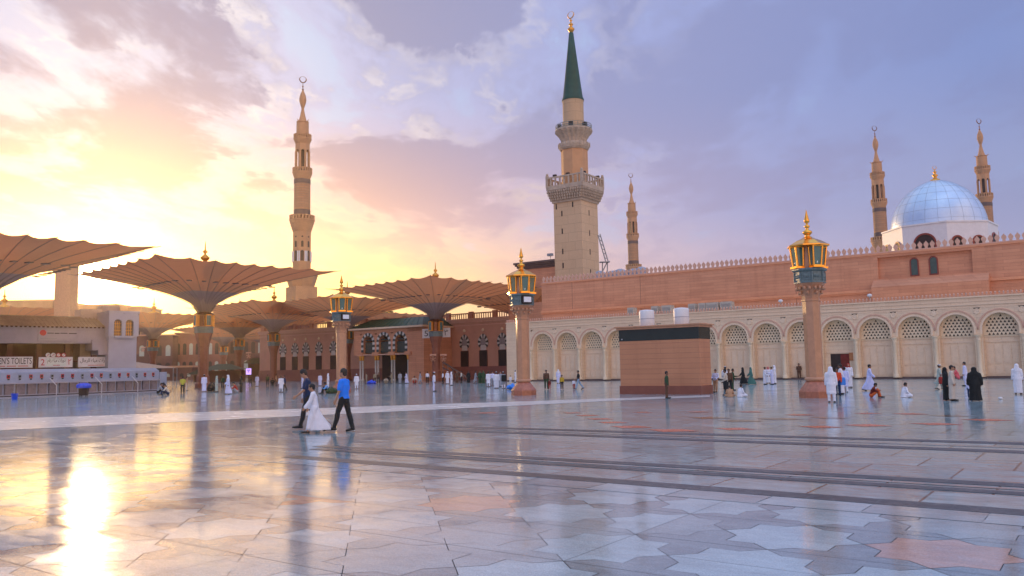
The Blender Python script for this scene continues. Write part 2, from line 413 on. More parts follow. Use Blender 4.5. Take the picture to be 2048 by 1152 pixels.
F_brn = floor_mat('inlay_brown', (.28, .19, .14), (.25, .17, .13), 0, grain=.15)

g_ = MB(); R_ = 3000
ring = [(-R_, -200), (R_, -200), (R_, R_), (-R_, R_)]
g_.add([(x, y, 0) for x, y in ring], [(0, 1, 2, 3)]); tag(g_.build('ground', F_main), kind='structure')

def strip(mb, p, q, w, z, e0=0., e1=0., mi=0):
    d = (q-p); d.z = 0; d.normalize(); n = Vector((-d.y, d.x, 0))*w/2; a = p-d*e0; b = q+d*e1
    vs = [a-n, b-n, b+n, a+n]; mb.add([(v.x, v.y, z) for v in vs], [(0, 1, 2, 3)], mi)
SA0, SA1 = G(1024, 948.5), G(2048, 1027.5)
b_ = MB()
strip(b_, SA0, SA1, .46, .016, 6.2, 12)
strip(b_, G(1024, 914), G(2048, 971.5), .42, .005, 6, 14)
strip(b_, G(1024, 922.8), G(2048, 988), .36, .005, 6, 14)
strip(b_, G(1024, 857), G(2048, 887.5), .55, .005, 3, 20)
strip(b_, G(1024, 865.5), G(2048, 904.5), .55, .005, 3, 20)
tag(b_.build('paving_stripes', F_stripe), kind='structure')
b_ = MB()
bw0 = [G(-150, 868), G(-150, 843), G(1024, 803.5), G(1420, 790.5), G(1420, 794), G(1240, 801), G(1024, 812)]
b_.add([(v.x, v.y, .006) for v in bw0], [tuple(range(len(bw0)))]); tag(b_.build('white_band', F_white), kind='structure')
# pale strips between the dark pairs
b_ = MB()
strip(b_, G(1024, 918.3), G(2048, 979.5), .17, .006, 5, 14); strip(b_, G(1024, 861), G(2048, 896), .22, .006, 3, 20)
tag(b_.build('paving_pale_lines', F_mid), kind='structure')
# red and brown inlays of the middle pavement (diamonds laid in a row of rings)
b_ = MB()
DI = [(1345, 861, 70, 0), (1262, 854, 60, 0), (1225, 845, 45, 0), (1200, 838, 40, 0), (1175, 831, 36, 0), (1145, 826, 30, 0), (1470, 858, 55, 0), (1285, 825, 30, 0),
      (1395, 824, 32, 0), (1640, 854, 55, 0), (1735, 851, 60, 0), (1870, 848, 60, 0), (1820, 828, 45, 0), (1600, 830, 40, 0), (1975, 840, 60, 0), (1500, 824, 36, 0), (1735, 827, 36, 0),
      (975, 826, 34, 0), (1420, 836, 60, 1), (1560, 838, 60, 1), (1480, 842, 60, 1), (1660, 836, 50, 1), (1900, 832, 50, 1)]
for x, y, w, mi in DI:
    c = G(x, y); dp = (c-Vector((0, 0, 0))).length; hw = w/2*c.y/FPX; k = 1.6
    vs = [c+WD*hw*k, c+WN*hw*1.15, c-WD*hw*k, c-WN*hw*1.15]
    b_.add([(v.x, v.y, .005) for v in vs], [(0, 1, 2, 3)], mi)
tag(b_.build('paving_inlay', [F_red, F_brn]), kind='structure')

# star and cross paving in the foreground
def star_paving():
    P = 1.5; Ro = P/2; Ri = Ro*.7654
    ux, uy = WD, WN; og = G(600, 1085)
    st = lambda k: (Ro if k % 2 == 0 else Ri)
    sa = (SA1-SA0); sa.z = 0; sa.normalize(); sn = Vector((sa.y, -sa.x, 0))      # sn points to the camera side
    mb = MB(); rnd = random.Random(3); pk = [G(945, 1022), G(1905, 1128), G(690, 1004), G(310, 1040)]
    def W_(x, y): return og+ux*x+uy*y
    def put(poly, mi, sh=.987):
        cx = sum(p[0] for p in poly)/len(poly); cy = sum(p[1] for p in poly)/len(poly)
        vs = [W_(cx+(x-cx)*sh, cy+(y-cy)*sh) for x, y in poly]
        mb.add([(v.x, v.y, .0095) for v in vs], [tuple(range(len(vs)))], mi)
    ok = lambda v: (v-SA0).dot(sn) > -.3 and v.y > .5 and v.y < 26 and -32 < v.x < 26
    for i in range(-20, 21):
        for j in range(-20, 21):
            c = W_(i*P, j*P)
            if ok(c):
                sp = [(i*P+st(k)*math.cos(k*PI/8), j*P+st(k)*math.sin(k*PI/8)) for k in range(16)]
                r = rnd.random(); mi = 0 if r < .78 else 2
                if min((c-q).length for q in pk[:2]) < P*.52: mi = 3
                if rnd.random() < .6:
                    a = rnd.choice((0, 4)); put([sp[(a+q) % 16] for q in range(9)], mi, .99); put([sp[(a+8+q) % 16] for q in range(9)], mi if rnd.random() < .7 else 2, .99)
                else: put(sp, mi)
            c2 = W_((i+.5)*P, (j+.5)*P)
            if ok(c2):
                pts = []
                for (sx, sy, a0) in ((0, 0, 4), (1, 0, 8), (1, 1, 12), (0, 1, 0)):
                    arc = []
                    for q in range(5):
                        k = (a0-q) % 16 if True else 0
                        arc.append(((i+sx)*P+st(k)*math.cos(k*PI/8), (j+sy)*P+st(k)*math.sin(k*PI/8)))
                    pts += arc[:-1]
                # pts walks the outline once round; halve it through two opposite tips
                r = rnd.random(); mi = 1 if r < .55 else (2 if r < .9 else 0)
                if min((c2-q).length for q in pk[2:]) < P*.55: mi = 3
                n = len(pts)
                put(pts[:9], mi, .985); put(pts[8:]+pts[:1], mi if rnd.random() < .75 else 2, .985)
    o = mb.build('star_paving', [F_star, F_grey, F_mid, F_pink]); tag(o, kind='structure')
    bm = bmesh.new(); bm.from_mesh(o.data); q = SA0+sn*.19                  # trim the tiles along the first stripe
    bmesh.ops.bisect_plane(bm, geom=bm.verts[:]+bm.edges[:]+bm.faces[:], plane_co=(q.x, q.y, 0), plane_no=-sn, clear_outer=True)
    bm.to_mesh(o.data); bm.free()
    # dark joint bed under the tiles
    bed = MB(); q0 = SA0-sa*34+sn*.19; q1 = SA0+sa*26+sn*.19
    pts = [q0, q1, q1+sn*26, q0+sn*26]
    bed.add([(p.x, p.y, .005) for p in pts][::-1], [(0, 1, 2, 3)]); tag(bed.build('paving_joints', F_grout), kind='structure')
    # plain border slabs between the first stripe and the stars
    bd = MB()
    for k in range(44):
        a = SA0+sa*(-33+k*1.35); b = a+sa*1.335
        vs = [a+sn*.2, b+sn*.2, b+sn*.95, a+sn*.95]
        bd.add([(v.x, v.y, .013) for v in vs][::-1], [(0, 1, 2, 3)], k % 2)
    tag(bd.build('border_slabs', [F_star, F_mid]), kind='structure')
star_paving()

# ------------------------------------------------------------------ arcade wall (cream) and tall wall (pink)
def wall_t(x, off=0., o=None, d=None):
    """distance along a wall line where the photograph column x meets it"""
    o = WO if o is None else o; d = WD if d is None else d; n = Vector((-d.y, d.x, 0))
    p = o+n*off; r = ray(x, 735); det = r.x*(-d.y)+d.x*r.y
    s = (p.x*(-d.y)+d.x*p.y)/det
    q = Vector((r.x*s, r.y*s, 0)); return (q-p).dot(d)
def wall_z(x, y, off=0., o=None, d=None):
    o = WO if o is None else o; d = WD if d is None else d; n = Vector((-d.y, d.x, 0))
    p = o+n*off; t = wall_t(x, off, o, d); q = p+d*t; r = ray(x, y); return CAMH+r.z*(q.y/r.y)

def arch_wall(mb, x0, x1, z0, z1, cx, hw, zs, y0, y1, seg=14, mi=0, mj=0):
    """wall panel x0..x1, z0..z1 with a round-headed opening (half width hw, springing zs) and its jambs from y0 (front) to y1"""
    arc = [(cx-hw, z0)]+[(cx-hw*math.cos(PI*k/seg), zs+hw*math.sin(PI*k/seg)) for k in range(seg+1)]+[(cx+hw, z0)]
    n = len(arc)
    out = []
    for i, (x, z) in enumerate(arc):                      # outer partner of every opening point
        if i == 0: out.append((x0, z0))
        elif i == n-1: out.append((x1, z0))
        elif i == 1: out.append((x0, zs))
        elif i == n-2: out.append((x1, zs))
        else:
            a = PI*(i-1)/seg; out.append((cx-math.cos(a)/max(abs(math.cos(a)), abs(math.sin(a)))*(cx-x0 if math.cos(a) > 0 else x1-cx), z1 if abs(math.sin(a)) >= abs(math.cos(a)) else zs+(z1-zs)*abs(math.sin(a))/max(1e-6, abs(math.cos(a)))))
    vs = [(x, y0, z) for x, z in arc]+[(x, y0, z) for x, z in out]
    mb.add(vs, [(i, i+1, n+i+1, n+i) for i in range(n-1)], mi)
    vs = [(x, y0, z) for x, z in arc]+[(x, y1, z) for x, z in arc]
    mb.add(vs, [(i+1, i, n+i, n+i+1) for i in range(n-1)], mj)

def arch_band(mb, cx, zs, r0, r1, y0, y1, seg=18, mi=0, z0=None):
    """projecting moulding round an arch, between radii r0 and r1, front y0, back y1"""
    pts = [(math.cos(PI*k/seg), math.sin(PI*k/seg)) for k in range(seg+1)]
    prof = []
    if z0 is not None: prof.append((1, None))
    A = []
    for c, s in pts: A.append(((cx-r0*c, zs+r0*s), (cx-r1*c, zs+r1*s)))
    if z0 is not None: A = [((cx-r0, z0), (cx-r1, z0))]+A+[((cx+r0, z0), (cx+r1, z0))]
    n = len(A); vs = []
    for (a, b) in A: vs += [(a[0], y0, a[1]), (b[0], y0, b[1]), (b[0], y1, b[1]), (a[0], y1, a[1])]
    fs = []
    for i in range(n-1):
        p, q = i*4, i*4+4
        fs += [(p, q, q+1, p+1), (p+1, q+1, q+2, p+2), (p+3, q+3, q, p)]
    fs += [(0, 1, 2, 3), (n*4-4, n*4-1, n*4-2, n*4-3)]
    mb.add(vs, fs, mi)

def lattice(mb, cx, r, zb, zs, y, th=.10, cw=.345, ch=.30):
    """pierced screen with rows of triangular holes filling a stilted arch"""
    rows = int((zs+r-zb)/ch)+1; colsn = int(2*r/cw)+3
    for j in range(rows):
        zz = zb+j*ch; sh = cw/2 if j % 2 else 0
        x_ = cx-colsn*cw/2-sh
        for i in range(colsn+1):
            a = (x_+i*cw, zz); bq = (a[0]+cw, zz); c = (a[0]+cw, zz+ch); d = (a[0], zz+ch); mx = a[0]+cw/2; mz = zz+ch/2
            inside = lambda px, pz: (abs(px-cx) < r if pz < zs else math.hypot(px-cx, pz-zs) < r)
            if not inside(mx, mz) and not (inside(*a) or inside(*bq) or inside(*c) or inside(*d)): continue
            hole = (abs(mx-cx) < r-.16 if mz < zs else math.hypot(mx-cx, mz-zs) < r-.16)
            P = [(q[0], y, q[1]) for q in (a, bq, c, d)]
            if not hole: mb.add(P, [(0, 1, 2, 3)]); continue
            tr = [(mx-cw*.36, zz+ch*.14), (mx+cw*.36, zz+ch*.14), (mx, zz+ch*.90)]
            P += [(q[0], y, q[1]) for q in tr]+[(q[0], y+th, q[1]) for q in tr]
            mb.add(P, [(0, 1, 5, 4), (1, 2, 6, 5), (2, 3, 6), (3, 0, 4, 6), (4, 5, 8, 7), (5, 6, 9, 8), (6, 4, 7, 9)])

BAY, T0, NB = 3.832, 1.98, 18
def arcade():
    H = 8.15; X1 = T0+NB*BAY
    t = thing('arcade_wall', 'long cream stone arcade wall with round arches and pierced lattice windows', 'wall', WO, WANG)
    mb = MB(); xL = -2.2
    for k in range(NB):
        x0 = T0+k*BAY; arch_wall(mb, x0, x0+BAY, 0, 7.05, x0+BAY/2, 1.55, 4.85, 0, .8, mi=0, mj=0)
        mb.add([(x0, 0, 7.05), (x0+BAY, 0, 7.05), (x0+BAY, 0, H), (x0, 0, H)], [(0, 1, 2, 3)])
    mb.bb(xL, T0, 0, 6.8, 0, H); mb.bb(T0, X1, 1.5, 1.7, 0, H); mb.add([(T0, 1.45, 4.0), (X1, 1.45, 4.0), (X1, 1.45, H-.4), (T0, 1.45, H-.4)], [(0, 1, 2, 3)], 1); mb.bb(T0, X1, 0.002, 6.8, H-.3, H+.002)  # dark sheet at the back stands in for shade behind the lattice holes
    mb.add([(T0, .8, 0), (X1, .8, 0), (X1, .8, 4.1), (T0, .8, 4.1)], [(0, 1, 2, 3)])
    mb.add([(T0, .8, 4.1), (X1, .8, 4.1), (X1, 1.45, 4.1), (T0, 1.45, 4.1)], [(0, 1, 2, 3)], 1)  # ledge behind the lattice, coloured dark as painted shade too
    mb.build('wall', [M_cream, M_dark], t)
    c = MB(); c.bb(xL-.04, X1, -.07, .0, 7.25, 7.36); c.bb(xL-.04, X1, -.05, 0, 7.60, 7.66); c.bb(xL-.08, X1, -.12, .0, 8.0, 8.1); c.bb(xL-.03, X1, -.03, 0, 6.98, 7.04)
    c.build('string_course', M_creamp, t)
    pl = MB(); pl.bb(xL-.06, X1, -.07, .0, 0, .16)
    for k in range(NB): pl.bb(T0+k*BAY+.3, T0+(k+1)*BAY-.3, .74, .8, 0, .22)
    pl.build('plinth', M_darkband, t)
    # crest of small merlons
    cr = MB(); x = xL+.05
    while x < X1:
        cr.bb(x, x+.13, .02, .16, H, H+.22); cr.lathe([(.10, 0), (.115, .06), (.06, .13), (.01, .17)], 6, (x+.065, .09, H+.22)); x += .36
    cr.bb(xL, X1, .0, .18, H+.06, H+.09)
    y = .4
    while y < 6.5: cr.bb(xL+.02, xL+.16, y, y+.13, H, H+.38); y += .36
    cr.build('parapet_crest', M_rosy, t)
    lat0 = None
    for k in range(NB+1):
        x = T0+k*BAY
        q = MB(); q.lathe([(.30, 0), (.30, .25), (.25, .32), (.22, .40), (.205, 3.55), (.23, 3.6), (.235, 3.66), (.21, 3.7), (.30, 3.98), (.34, 4.02), (.34, 4.14)], 14, (x, -.10, .16))
        q.build('column', M_creamcol, t)
        if k < NB:
            cx = x+BAY/2
            a = MB(); arch_band(a, cx, 4.85, 1.55, 1.74, -.05, 0, z0=4.35); arch_band(a, cx, 4.85, 1.84, 1.98-.02, -.07, 0, z0=4.9, mi=1)
            a.build('arch_moulding', [M_creamp, M_rosy], t)
            l = MB(); lattice(l, cx, 1.5, 4.22, 4.85, .8); l.bb(cx-1.55, cx+1.55, .72, .8, 4.1, 4.2)
            f = l.build('lattice_window', M_creamcol, t)
            if k == 10: continue
            dr = MB()
            dr.bb(cx-1.5, cx+1.5, .74, .8, 3.55, 3.75)
            ws = [-1.42, -.72, -.04, .04, .72, 1.42]
            for (u0, u1) in ((-1.40, -.78), (-.70, -.06), (.06, .70), (.78, 1.40)):
                for (z0, z1) in ((.35, 1.25), (1.4, 3.35)):
                    dr.bb(cx+u0, cx+u1, .76, .8, z0, z1); dr.bb(cx+u0+.1, cx+u1-.1, .735, .76, z0+.12, z1-.12)
            dr.build('door_panel', M_creamp, t)
    for k in range(1, NB):
        x = T0+k*BAY; md = MB()
        M = Matrix.Rotation(PI/2, 3, 'X')
        vs = [(.30, 0), (.30, .05), (.24, .08), (.20, .05), (.05, .06)]
        m2 = MB(); m2.lathe(vs, 18); md.add([(v[0]+x, -v[2], v[1]+6.62) for v in m2.v], [f[::-1] for f in m2.f], 0, False)
        md.build('medallion', M_creamp, t)
    # the open doorway
    cx = T0+10.5*BAY
    d = MB(); d.bb(cx-1.0, cx+.95, .79, .795, .02, 2.75, 0); d.bb(cx+.05, cx+.93, .78, .788, .02, 2.7, 1); d.bb(cx+.97, cx+1.5, .70, .78, 2.0, 2.85, 2)
    d.bb(cx-1.5, cx+1.5, .74, .8, 2.85, 3.0, 3)
    dw = d.build('doorway', [M_dark, mat('red_carpet', (.20, .025, .015), .7, .2), mat('orange_panel', (.55, .22, .08), .6, .1), M_creamp], t)
    # rooftop plant
    ac = None
    def unit(x, w, h, lab):
        u = thing('air_conditioner', lab, 'air conditioner', WO+WD*x+WN*2.2+Vector((0, 0, H)), WANG, 'air conditioners on the arcade roof')
        b = MB(); b.bb(-w/2, w/2, -.5, .5, .15, h); b.bb(-w/2+.05, w/2-.05, -.4, .4, 0, .15); b.build('casing', M_ac, u)
        gr = MB()
        for i in range(6): gr.bb(-w/2+.1, w/2-.1, -.53, -.5, .3+i*(h-.5)/6, .34+i*(h-.5)/6)
        gr.build('grille', M_metal, u)
    for px, w, lab in ((1268, .9, 'small beige air conditioner left of the white tanks, leftmost on the arcade roof'), (1316, .9, 'beige air conditioner directly right of the left white tank'),
                       (1340, 1.3, 'beige air conditioner between the two white tanks on the arcade roof'), (1391, .9, 'beige air conditioner just right of the right white tank'),
                       (1412, .9, 'slim beige air conditioner above the right edge of the kiosk roof'), (1432, 1.5, 'wide beige air conditioner over the arcade, third from the right'),
                       (1460, 1.4, 'beige air conditioner near the right end of the rooftop row'), (1482, .6, 'low beige unit at the right end of the rooftop row')):
        unit(wall_t(px, 2.2), w, 1.15 if w > .7 else .5, lab)
    # small roof fixtures
    for px, lab in ((1568, 'round white camera on the cream parapet left of the right lamp post'), (1748, 'grey floodlight on the arcade parapet under the dome ledge')):
        u = thing('roof_camera', lab, 'camera', WO+WD*wall_t(px, .3)+WN*.3+Vector((0, 0, H+.3)), WANG)
        b = MB(); b.lathe([(.05, 0), (.05, .25)], 8); b.build('bracket', M_metal, u); b = MB(); b.ell((0, -.05, .4), (.26, .22, .18)); b.build('housing', M_white, u)
arcade()

def merlons(mb, x0, x1, y, z, w=.56, s=1.):
    """row of lobed merlons"""
    prof = [(-.13, 0), (-.13, .16), (-.20, .28), (-.235, .42), (-.17, .56), (-.07, .66), (0, .78), (.07, .66), (.17, .56), (.235, .42), (.20, .28), (.13, .16), (.13, 0)]
    x = x0+w/2
    while x < x1:
        n = len(prof); vs = [(x+a*s, y, z+b*s) for a, b in prof]+[(x+a*s, y+.16, z+b*s) for a, b in prof]
        mb.add(vs, [tuple(range(n))[::-1], tuple(range(n, 2*n))]+[(i, (i+1) % n, n+(i+1) % n, n+i) for i in range(n)]); x += w

OFF = 7.0
TO = WO+WN*OFF
def tall_wall():
    t = thing('tall_wall', 'tall pink stone wall crowned with lobed merlons behind the cream arcade', 'wall', TO, WANG)
    H = 14.1; x0, x1 = -.78, 84
    p0 = wall_t(1768, OFF); p1 = wall_t(1960, OFF); q0 = wall_t(1752, OFF-1.2); q1 = wall_t(1990, OFF-1.2)
    mb = MB()
    zr0, zr1 = 11.15, 13.6                                   # recess
    mb.bb(x0, p0, 0, 3, 0, H); mb.bb(p1, x1, 0, 3, 0, H); mb.bb(p0, p1, .0, 3, zr1, H); mb.bb(p0, p1, 0, 3, 0, zr0-.002)
    mb.bb(p0, p1, .45, 3, zr0, zr1-.002)
    mb.build('wall', M_pink, t)
    a = MB(); a.bb(x0-.1, q0, -.22, 0, 9.72, 10.02); a.bb(x0-.05, q0, -.12, 0, 9.55, 9.72); a.bb(q1, x1, -.22, 0, 10.1, 10.4); a.bb(x0-.08, x1, -.10, 0, H-.22, H-.06)
    a.build('cornice', mat('orange_cornice', (.74, .34, .18), .6, .1, 1.), t)
    b = MB(); b.bb(q0, q1, -1.2, -.001, 8.2, 10.15)
    b.add([(q0, -1.2, 10.15), (q1, -1.2, 10.15), (q1, 0, 11.0), (q0, 0, 11.0), (q0, 0, 10.15), (q1, 0, 10.15)], [(0, 1, 2, 3), (0, 3, 4), (1, 5, 2)])
    b.build('projecting_ledge', M_pink, t)
    m = MB(); m.bb(x0, x1, .0, .3, H+.001, H+.12); merlons(m, x0, x1, .06, H+.12, .62, 1.05); m.build('merlon_crest', M_rosy, t)
    for px in (1842, 1881):
        cx = wall_t(px, OFF+.45); f = MB(); arch_band(f, cx, 12.85, .34, .46, .36, .44, z0=11.35); w = f.build('window', mat('window_red_frame', (.26, .05, .03), .5, .1), t)
        f = MB(); f.bb(cx-.46, cx+.46, .36, .44, 11.25, 11.35); f.build('sill', MATS['window_red_frame'], w)
        g = MB(); n = 12; pts = [(cx-.34, 11.35)]+[(cx-.34*math.cos(PI*k/n), 12.85+.34*math.sin(PI*k/n)) for k in range(n+1)]+[(cx+.34, 11.35)]
        g.add([(x, .42, z) for x, z in pts], [tuple(range(len(pts)))]); g.build('pane', mat('window_glass_green', (.05, .09, .08), .15, .2), w)
    j = MB()
    for px in (1148, 1286, 1600): xx = wall_t(px, OFF); j.bb(xx-.03, xx+.03, -.012, 0, 8, H-.25)
    j.build('expansion_joint', mat('joint_brown', (.30, .14, .09), .8, .1), t)
tall_wall()

# block with a dark cornice behind the left end of the tall wall
def rear_block():
    Yb = 146.; p = at(1040, 640, Yb); p.z = 0
    t = thing('mosque_block', 'pink stone block with heavy moulded cornice behind the mid lamp post', 'building', p, WANG)
    H = at(1037, 528, Yb).z
    w = MB(); w.bb(0, 9, 0, 9, 0, H); w.build('wall', M_pink, t)
    c = MB()
    for i, (d, z0, z1) in enumerate(((.15, -1.1, -.85), (.3, -.85, -.5), (.55, -.5, -.2), (.75, -.2, .12))): c.bb(-d, 9+d*.2, -d, 9+d, H+z0, H+z1)
    c.build('cornice', M_darkband, t)
    f = thing('floodlight', 'small floodlight on the roof edge left of the green-coned minaret', 'floodlight', at(1101, 512, Yb+1), WANG)
    b = MB(); b.tube((0, 0, -.6), (0, 0, 0), .06); b.build('bracket', M_metal, f); b = MB(); b.bb(-.55, .45, -.3, .3, 0, .45); b.build('housing', M_metal, f)
    # pink wall closing the gap down to the facade
    t2 = thing('link_wall', 'plain pink wall between the portal facade and the cream arcade', 'wall', at(1035, 700, 131)-Vector((0, 0, at(1035, 700, 131).z)), WANG)
    w = MB(); w.bb(-1.5, 10, 0, 1, 0, 12.); w.build('wall', M_pink, t2)
rear_block()

# ------------------------------------------------------------------ minarets
def crescent(mb, z, r, mi=0):
    n = 18; k = .24
    vs = []; fs = []
    for i in range(n):
        a = math.radians(-60)+math.radians(300)*0 + 2*PI*i/n
        th = r*.16*(1.0-.75*max(0, math.sin(a)))
        for b in range(6):
            bb = 2*PI*b/6
            rr = r+th*math.cos(bb)-(r*.10 if math.sin(a) < 0 else 0)
            vs.append((rr*math.cos(a), th*math.sin(bb), z+r+rr*math.sin(a)))
    for i in range(n):
        for b in range(6): fs.append((i*6+b, ((i+1) % n)*6+b, ((i+1) % n)*6+(b+1) % 6, i*6+(b+1) % 6))
    mb.add(vs, fs, mi, True)

def balcony(mb, z, r, r0, h, n=16, mi=0, cren=True):
    """corbelled round balcony: r0 shaft radius, r outer radius, z floor level, h corbel height"""
    pr = [(r0, z-h)]
    for k in range(1, 5): pr += [(r0+(r-r0)*(k-.5)/4.2, z-h+h*(k-.35)/4), (r0+(r-r0)*k/4.1, z-h+h*k/4)]
    pr += [(r, z), (r, z+.35), (r*.90, z+.35), (r*.90, z+.02), (r0*.9, z+.02)]
    mb.lathe(pr, n, mi=mi, smooth=False)
    if cren:
        m = 24
        for k in range(m):
            a = 2*PI*k/m; mb.box((r*.95*math.cos(a), r*.95*math.sin(a), z+.35+.55), (r*.06, r*.15, 1.1), a, mi)
        mb.lathe([(r*.99, z+1.45), (r*1.0, z+1.75), (r*.91, z+1.75), (r*.91, z+1.45)], n, mi=mi, smooth=False)

def minaret(loc, label, rz):
    t = thing('minaret', label, 'minaret', loc, rz, 'tall slender minarets of the mosque')
    s = 278/1650*1.0
    Z = lambda y: (743-y)*s+1.9
    Rr = lambda w: w*s
    g = MB()
    crescent(g, Z(152), 1.15)
    g.lathe([(.12, Z(178)), (.35, Z(176)), (.55, Z(174)), (.3, Z(171)), (.14, Z(169)), (.4, Z(166.5)), (.14, Z(164)), (.10, Z(162)), (.32, Z(160)), (.1, Z(157.5)), (.08, Z(152))], 12)
    g.build('finial', M_bronze, t)
    b = MB(); b.lathe([(Rr(2.2), Z(207)), (Rr(4.6), Z(200)), (Rr(6.8), Z(192)), (Rr(7.2), Z(187)), (Rr(6.0), Z(179)), (Rr(3.2), Z(172)), (Rr(1), Z(167))], 20); b.build('bulb', M_minplain, t)
    c = MB(); c.lathe([(Rr(8.5), Z(234)), (Rr(5.4), Z(222)), (Rr(3.0), Z(210)), (Rr(2.6), Z(203))], 16)
    c.lathe([(Rr(11), Z(238)), (Rr(12.5), Z(236)), (Rr(12.5), Z(234.5)), (Rr(8), Z(233))], 16, smooth=False)
    for k in range(4):
        a = PI/4+k*PI/2; c.tube((Rr(11)*math.cos(a), Rr(11)*math.sin(a), Z(236)), (Rr(16)*math.cos(a), Rr(16)*math.sin(a), Z(232)), .18, .12)
    c.build('cone', M_minplain, t)
    d = MB(); d.lathe([(Rr(12.6), Z(266)), (Rr(12.2), Z(238))], 20); d.build('upper_drum', M_minplain, t)
    e = MB(); balcony(e, Z(272), Rr(18.2), Rr(13.5), Rr(11)); e.build('balcony', M_minplain, t)
    # open octagonal storey with tall arches
    o = MB(); z0, z1 = Z(335), Z(282); R8 = Rr(15.2)
    o.lathe([(R8*.50, z0), (R8*.50, z1)], 8, rz=PI/8, mi=1, smooth=False); o.lathe([(R8, z1-.8), (R8, z1)], 8, rz=PI/8, smooth=False)
    side = 2*R8*math.sin(PI/8); ap = R8*math.cos(PI/8)
    for k in range(8):
        a = k*PI/4; M = Matrix.Rotation(a-PI/2+PI, 4, 'Z')
        q = MB(); arch_wall(q, -side/2, side/2, z0, z1-.8, 0, side*.27, z1-2.6, 0, .5, seg=8)
        o.add([Matrix.Rotation(a+PI/2, 4, 'Z') @ Vector((v[0], -ap+0.0+v[1], v[2])) for v in q.v], q.f)
        o.lathe([(.26, z0), (.26, z1-2.5)], 8, ((R8-.1)*math.cos(a+PI/8), (R8-.1)*math.sin(a+PI/8), 0))
    o.build('arcade_storey', [M_minplain, M_dark], t)
    e = MB(); balcony(e, Z(342), Rr(20), Rr(16), Rr(11)); e.build('balcony', M_minplain, t)
    f = MB(); f.lathe([(Rr(16.2), Z(432)), (Rr(16), Z(353))], 24); f.build('round_shaft', M_minaret, t)
    zz = MB()                                              # zigzag courses
    for r in range(12):
        zc = Z(412-r*4.2); vs = []; n = 48
        for k in range(n):
            a = 2*PI*k/n; h = .13*(1 if k % 2 else -1); rr = Rr(16.35)
            vs += [(rr*math.cos(a), rr*math.sin(a), zc+h-.09), (rr*math.cos(a), rr*math.sin(a), zc+h+.09)]
        zz.add(vs, [(2*k, 2*((k+1) % n), 2*((k+1) % n)+1, 2*k+1) for k in range(n)])
    zz.build('zigzag_courses', mat('zigzag_stone', (.40, .26, .17), .7, .1), t)
    g = MB(); g.lathe([(Rr(16.6), Z(364)), (Rr(16.6), Z(355))], 24); g.build('dark_band', M_darkband, t); g = MB(); g.lathe([(Rr(16.7), Z(428)), (Rr(16.7), Z(418))], 24); g.build('dark_band', M_darkband, t)
    e = MB(); balcony(e, Z(440), Rr(25.5), Rr(18.5), Rr(22), n=24); e.build('balcony', M_minplain, t)
    h = MB(); h.lathe([(Rr(18.8), Z(556)), (Rr(18.8), Z(452))], 8, rz=PI/8, smooth=False)
    h.build('octagonal_shaft', M_minplain, t)
    side = 2*Rr(18.8)*math.sin(PI/8); ap = Rr(18.8)*math.cos(PI/8)
    for k in range(8):
        a = k*PI/4; R_ = Matrix.Rotation(a+PI/2, 4, 'Z')
        n = 8
        for (zb, zs, hw) in ((Z(523), Z(505), .55), (Z(495), Z(485), .42)):
            pts = [(-hw, zb)]+[(-hw*math.cos(PI*q/n), zs+hw*math.sin(PI*q/n)) for q in range(n+1)]+[(hw, zb)]
            w = MB(); w.add([R_ @ Vector((x, -ap-.03, z)) for x, z in pts], [tuple(range(len(pts)))]); w.build('window', M_dark, t)
        pts = [(.3*math.cos(2*PI*q/8), Z(474)+.3*math.sin(2*PI*q/8)) for q in range(8)]
        w = MB(); w.add([R_ @ Vector((x, -ap-.03, z)) for x, z in pts], [tuple(range(8))])
        w.build('window', M_dark, t)
        w = MB()
        for x in (-.95, .95):
            p = R_ @ Vector((x, -ap-.12, 0)); w.tube((p.x, p.y, Z(524)), (p.x, p.y, Z(503)), .22)
        w.build('colonnette', M_white, t)
    e = MB(); balcony(e, Z(553), Rr(32), Rr(25), Rr(22), n=8); e.build('balcony', M_minplain, t)
    b = MB(); b.box((0, 0, Z(575)/2), (Rr(46), Rr(46), Z(575)), PI/8); b.build('square_base', M_minplain, t)
    return t
def at0(x, y, Y): v = at(x, y, Y); v.z = 0; return v
mA = minaret(at0(603, 600, 278), 'large slender stone minaret rising behind the umbrellas on the left', .3)
copy_tree(mA, at0(1267.5, 540, 432), .1, 'distant small minaret just right of the green-coned tower', 'tall slender minarets of the mosque')
copy_tree(mA, at0(1762.5, 480, 351), .2, 'slender stone minaret immediately left of the blue dome', 'tall slender minarets of the mosque')
copy_tree(mA, at0(1973, 450, 343), .25, 'slender stone minaret right behind the blue dome, rightmost of all', 'tall slender minarets of the mosque')

